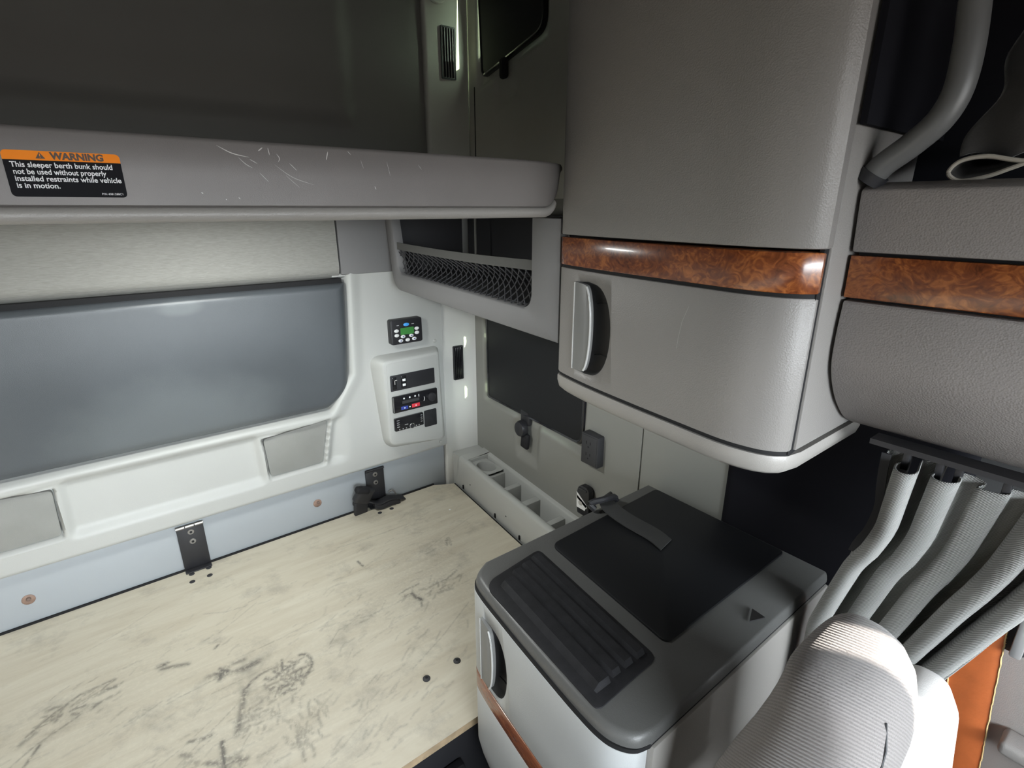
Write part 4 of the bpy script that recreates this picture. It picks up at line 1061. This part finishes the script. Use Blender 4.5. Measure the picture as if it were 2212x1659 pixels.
dr_ = mk('cloth_drape', drape, 'cloth_dark', fc, ang=80)
dr_.modifiers.new('thick', 'SOLIDIFY').thickness = 0.003

# ================================================================== COUNTER CABINET
cc = thing('counter_cabinet', 'grey counter cabinet with black ridged mat, thin wood strip and recessed handle', 'cabinet', (0.65, 0.47, -1.5))
CF = spline([(0.456, 0.681), (0.430, 0.664), (0.4175, 0.634), (0.4065, 0.540), (0.398, 0.450), (0.3915, 0.370), (0.391, 0.325), (0.398, 0.300), (0.412, 0.283), (0.432, 0.276)], 8)
WX = 0.93
def csec(z, dx=0.0, dy=0.0, s=1.0):
    return [(p[0] + dx, 0.47 + (p[1] - 0.47) * s, z) for p in CF] + [(WX, 0.47 + (0.276 - 0.47) * s, z), (WX, 0.47 + (0.681 - 0.47) * s, z)]
mk('carcass', loft([csec(-1.48, 0.10, 0, 0.97), csec(-0.63, 0.034, 0, 0.985)]), 'black_gap', cc)
CTZ = -0.619
# worktop with rolled front edge
mk('worktop', loft([csec(-0.6385, 0.0040), csec(-0.633, 0.0036), csec(-0.626, 0.0055, 0, 0.994), csec(-0.6205, 0.009, 0, 0.982), csec(CTZ, 0.0135, 0, 0.968)]), 'worktop_grey', cc, ang=45, label='darker grey moulded worktop')
mk('gap_strip', loft([csec(-0.6440, 0.0008, 0, 0.998), csec(-0.6370, 0.0008, 0, 0.998)]), 'black_gap', cc)
# door on the front, lower part rolls in
def dsec(z, dx, a=0, b=None):
    pts = CF[10:64] if b is None else CF[a:b]
    return [(p[0] + dx, p[1], z) for p in pts]
def skin(z0, z1, dx=0.0, m='counter_grey', nm='door', label=None, thick=0.033, par=None, zs_=None, i0=9, i1=62):
    rows = []
    for z in (zs_ or lin(z0, z1, 4)):
        ro = 0.0
        if z < -1.0: ro = 0.25 * (-1.0 - z) ** 1.0 * min(1.0, (-1.0 - z) / 0.05)
        f_ = [(p[0] + dx + min(ro, 0.08), p[1], z) for p in CF[i0:i1]]
        b_ = [(p[0] + dx + thick + min(ro, 0.08), p[1], z) for p in reversed(CF[i0:i1])]
        rows.append(f_ + b_)
    return mk(nm, bev(loft(rows), 0.0015, 2, 60), m, par or cc, ang=40, label=label)
I0, I1 = 6, 66
dU = skin(-0.8215, -0.6435, i0=I0, i1=I1, nm='upper_front')
skin(-0.8640, -0.8235, dx=-0.0004, m='strip_wood', nm='wood_strip', label='thin glossy wood strip', i0=I0, i1=I1)
skin(0, 0, zs_=[-1.40, -1.25, -1.12, -1.04, -1.0, -0.93, -0.8660], nm='lower_front', i0=I0, i1=I1)
pull_handle(dU, CF, 0.6185, -0.742, 0.86)
mk('side_panel', bev(box(0.436, WX, 0.272, 0.284, -1.48, -0.6425), 0.002), 'base_light', cc, label='pale end panel facing the cab')
# ridged mat, follows the front edge
def fx(y): return curve_x(CF, y)
def strip(d0, d1, y0, y1, z0, z1, n=14, slope0=0.004, end=0.006):
    rows = []
    L = lin(y0, y1, n)
    for i, y in enumerate(L):
        x0 = 0.397 + 0.10 * (y - 0.40) + d0; x1 = 0.397 + 0.10 * (y - 0.40) + d1
        e = 0.0
        zt = z1
        rows.append([(x0, y, z0), (x0 + slope0, y, zt), (x1 - 0.003, y, zt), (x1, y, z0)])
    a = [(p[0], y0 - end, z0) for p in rows[0]]; b = [(p[0], y1 + end, z0) for p in rows[-1]]
    return loft([a] + rows + [b])
mo = roundpoly([(0.3995 + 0.003, 0.338), (0.425, 0.628), (0.565, 0.645), (0.5345, 0.345)], [0.012, 0.03, 0.015, 0.015], 6)
matp = mk('ridged_mat', prism(mo, 2, CTZ - 0.003, CTZ + 0.0022, 0.0015), 'black_rubber', cc, label='black rubber mat with four long ridges')
mk('ridge', strip(0.026, 0.058, 0.362, 0.606, CTZ + 0.001, CTZ + 0.010, slope0=0.010), 'black_rubber', matp)
for d in (0.0615, 0.0875, 0.1135):
    mk('ridge', strip(d, d + 0.0205, 0.365, 0.618 + (d - 0.06) * 0.2, CTZ + 0.001, CTZ + 0.0095), 'black_rubber', matp)
lo_ = roundpoly([(0.5655, 0.3525), (0.592, 0.640), (0.925, 0.650), (0.925, 0.3525)], [0.014, 0.02, 0.01, 0.01], 6)
mk('black_lid', prism(lo_, 2, CTZ - 0.002, CTZ + 0.004, 0.002), 'shade_black', cc, label='flat black lid set in the worktop')
mk('lid_flap', ([(0.705, 0.300, CTZ + 0.001), (0.735, 0.312, CTZ + 0.001), (0.722, 0.285, CTZ + 0.010), (0.705, 0.300, CTZ + 0.003), (0.735, 0.312, CTZ + 0.003), (0.722, 0.285, CTZ + 0.012)],
                [(0, 1, 2), (3, 5, 4), (0, 3, 4, 1), (1, 4, 5, 2), (2, 5, 3, 0)]), 'dark_grey', cc)

# belt lying over the counter with its labelled buckle against the wall
bt = thing('restraint_belt', 'black restraint belt draped over the counter, its buckle tag labelled white', 'seat belt', (0.90, 0.80, -0.80))
bx_ = wallx(0.92) - 0.016
mk('buckle', bev(prism([(0.892, -0.835), (0.938, -0.835), (0.944, -0.775), (0.938, -0.752), (0.926, -0.742), (0.905, -0.742), (0.893, -0.752)], 0, bx_ - 0.010, bx_ + 0.010), 0.004), 'black_plastic', bt)
mk('buckle_button', bev(box(bx_ - 0.0125, bx_ - 0.009, 0.903, 0.932, -0.757, -0.750), 0.001), 'dark_grey', bt)
mk('tag', prism([(0.899, -0.806), (0.938, -0.786), (0.940, -0.768), (0.936, -0.770), (0.899, -0.796)], 0, bx_ - 0.0112, bx_ - 0.0098), 'label_white', bt)
mk('tag', prism([(0.906, -0.815), (0.938, -0.815), (0.940, -0.776), (0.899, -0.796)], 0, bx_ - 0.0112, bx_ - 0.0098), 'label_white', bt)
mk('tag_print', disc((bx_ - 0.0112, 0.924, -0.798), 0, 0.008, 0.0003, 14, 0, -1, 0.007), 'satin_silver', bt)
wp = spline([(bx_, 0.915, -0.835), (0.935, 0.80, -0.78), (0.86, 0.735, -0.66), (0.795, 0.690, -0.606), (0.77, 0.655, -0.6045), (0.766, 0.60, -0.6095), (0.768, 0.535, -0.611), (0.762, 0.50, -0.6125)], 8)
mk('webbing', bev(loft([[(p[0] - 0.022, p[1] - 0.004, p[2] - 0.0012), (p[0] + 0.022, p[1] + 0.004, p[2] - 0.0012), (p[0] + 0.022, p[1] + 0.004, p[2] + 0.0012), (p[0] - 0.022, p[1] - 0.004, p[2] + 0.0012)] for p in wp]), 0.0005), 'webbing_grey', bt, ang=40)
mk('belt_loop', tube(spline([(0.745, 0.672, -0.612), (0.74, 0.68, -0.60), (0.765, 0.668, -0.594), (0.80, 0.668, -0.600), (0.81, 0.67, -0.612)], 6), 0.007, 8), 'webbing_black', bt)

# ================================================================== CURTAIN
cu = thing('sleeper_curtain', 'grey twill curtain hanging in slanted folds below the overhead console', 'curtain', (0.80, 0.12, -1.0))
NF = 5.2
def cpt(u, v):
    z = -0.318 - v * 0.75
    zl = -z
    yl = min(0.199 + 0.02 * sstep(0.40, 0.50, zl) + 0.23 * max(0, zl - 0.46), 0.258)
    yr = -0.028 + 0.345 * (zl - 0.30)
    u2 = u + 0.018 * math.sin(u * 13 + v * 5)
    y = yl + (yr - yl) * u2
    ph = 2 * math.pi * NF * u2 + 0.9 * math.sin(v * 4 + u * 5)
    amp = 0.022 + 0.010 * math.sin(u * 7 + 1) + 0.006 * math.sin(v * 6 + u * 9)
    x = 0.800 + amp * math.sin(ph) + 0.035 * v * (1 - 0.4 * u)
    y += 0.007 * math.sin(2 * ph + 0.5) * (1 - 0.4 * v)
    z += 0.004 * math.sin(ph + 1) * (1 - v)
    return (x, y, z)
cs = mk('cloth', grid(cpt, lin(0, 1, 170), lin(0, 1, 60)), 'curtain_twill', cu, ang=85)
so = cs.modifiers.new('thick', 'SOLIDIFY'); so.thickness = 0.0022
hb = []
for v in lin(0.0, 0.25, 14):
    p = cpt(0, v); hb.append([(p[0] - 0.004, p[1] + 0.004, p[2]), (p[0] - 0.004, p[1] - 0.007, p[2]), (p[0] - 0.001, p[1] - 0.007, p[2]), (p[0] - 0.001, p[1] + 0.004, p[2])])
mk('edge_hem', loft(hb), 'dark_grey', cu, label='dark hook strip on the leading edge')
mk('rail', box(0.785, 0.815, -0.40, 0.22, -0.303, -0.2955), 'black_plastic', cu)
for k in range(6):
    p = cpt(0.05 + k * 0.17, 0.0)
    mk('glider', bev(box(0.796, 0.804, p[1] - 0.004, p[1] + 0.004, -0.330, -0.3025), 0.001), 'black_plastic', cu)

# ================================================================== DRIVER'S SEAT
se = thing('driver_seat', "driver's seat with a ribbed grey cloth head cushion lit by the sun", 'seat', (0.55, 0.05, -1.5))
def sring(z, cx_, cy_, hx, hy, n=40, p=2.6, skew=0.0):
    out = []
    for k in range(n):
        t = 2 * math.pi * k / n
        c, s = math.cos(t), math.sin(t)
        out.append((cx_ + hx * math.copysign(abs(c) ** (2 / p), c), cy_ + hy * math.copysign(abs(s) ** (2 / p), s) + skew * c, z))
    return out
HR = [(-0.398, 0.122, 0.006, 0.040), (-0.3995, 0.121, 0.020, 0.058), (-0.404, 0.119, 0.031, 0.068), (-0.413, 0.115, 0.039, 0.075), (-0.428, 0.111, 0.045, 0.079),
      (-0.450, 0.110, 0.050, 0.081), (-0.48, 0.112, 0.055, 0.082), (-0.52, 0.118, 0.060, 0.082), (-0.57, 0.128, 0.066, 0.082), (-0.63, 0.138, 0.073, 0.082), (-0.70, 0.146, 0.078, 0.081)]
HX = 0.495
def cush(z, side, f):
    zz = [h[0] for h in HR][::-1]
    cy_, hy, hx = (float(np.interp(z, zz, [h[k] for h in HR][::-1])) for k in (1, 2, 3))
    t = f
    c, s_ = math.cos(t), math.sin(t)
    hx *= 1.012; hy *= 1.012
    return (HX + hx * math.copysign(abs(c) ** (2 / 2.9), c), cy_ + hy * math.copysign(abs(s_) ** (2 / 2.9), s_), z)
mk('head_cushion', loft([sring(z, HX, cy_, hx, hy, p=2.9) for z, cy_, hy, hx in HR]), 'seat_rib', se, ang=80, label='ribbed grey cloth head cushion')
BR = [(-0.468, 0.072, 0.004, 0.02), (-0.471, 0.072, 0.016, 0.045), (-0.480, 0.073, 0.028, 0.062), (-0.50, 0.074, 0.038, 0.072), (-0.56, 0.075, 0.046, 0.08), (-0.80, 0.06, 0.055, 0.10), (-1.05, 0.02, 0.07, 0.12)]
mk('seat_back', loft([sring(z, 0.575, cy_, hx, hy) for z, cy_, hy, hx in BR]), 'seat_smooth', se, ang=80, label='pale smooth seat back')
SR = [(-0.98, -0.26, 0.22, 0.22), (-0.985, -0.26, 0.25, 0.24), (-1.02, -0.26, 0.27, 0.25), (-1.09, -0.26, 0.27, 0.25), (-1.12, -0.26, 0.24, 0.23)]
mk('seat_cushion', loft([sring(z, 0.66, cy_, hx, hy, p=4) for z, cy_, hy, hx in SR]), 'seat_rib', se, ang=80)
mk('cushion_seam', tube([cush(-0.422 - 0.019 * k, 0, math.pi + 1.30 - 0.10 * k) for k in range(13)], 0.0013, 6), 'dark_grey', se)
mk('pedestal', bev(box(0.50, 0.82, -0.40, -0.05, -1.499, -1.10), 0.02), 'black_plastic', se)

# ================================================================== LEATHER PIECE AND DOOR LATCH
lp = thing('leather_cover', 'tan orange leather cover with frayed pale edges hanging on the door', 'leather cover', (0.97, 0.05, -0.92))
def leaf(pts, x, m, nm, th=0.006, bulge=0.008):
    vf = prism(roundpoly(pts, 0.004, 3), 0, x, x + th, 0.002)
    return mk(nm, vf, m, lp)
main = [(0.062, -0.592), (0.046, -0.600), (0.018, -0.90), (0.016, -0.96), (0.060, -0.97), (0.092, -0.72)]
leaf(main, 0.978, 'leather_orange', 'leather_panel')
leaf([(0.118, -0.62), (0.085, -0.63), (0.055, -0.96), (0.100, -0.96)], 0.988, 'leather_red', 'leather_back')
fr_ = []
for a, b in (((0.046, -0.600), (0.018, -0.90)), ((0.092, -0.72), (0.060, -0.97))):
    n = 60; line = []
    for i in range(n + 1):
        t = i / n; line.append((0.9775, a[0] + (b[0] - a[0]) * t + rng.normal(0, 0.0003), a[1] + (b[1] - a[1]) * t))
    fr_.append(tube(line, 0.0011, 5))
    for i in range(1, n):
        if rng.uniform() < 0.6:
            p = line[i]; fr_.append(tube([p, (p[0] - 0.001, p[1] - 0.0022 * rng.uniform(0.3, 1), p[2] + rng.normal(0, 0.001))], 0.0003, 4))
mk('frayed_edge', join(*fr_), 'leather_fray', lp, kind='stuff', label='frayed pale yellow edges')
dl = thing('door_latch', 'silver metal latch bar on the grey door beside the leather cover', 'latch', (0.99, 0.03, -0.64))
mk('latch_bar', bev(box(0.965, 0.985, 0.022, 0.036, -0.635, -0.49), 0.003), 'satin_silver', dl)
mk('latch_plate', bev(box(0.985, 0.9995, 0.020, 0.045, -0.64, -0.48), 0.002), 'dark_grey', dl)

# ------------------------------------------------------------------ lift everything so that the floor is at z = 0
for o in scene.objects:
    if o.parent is None: o.location.z += Z0
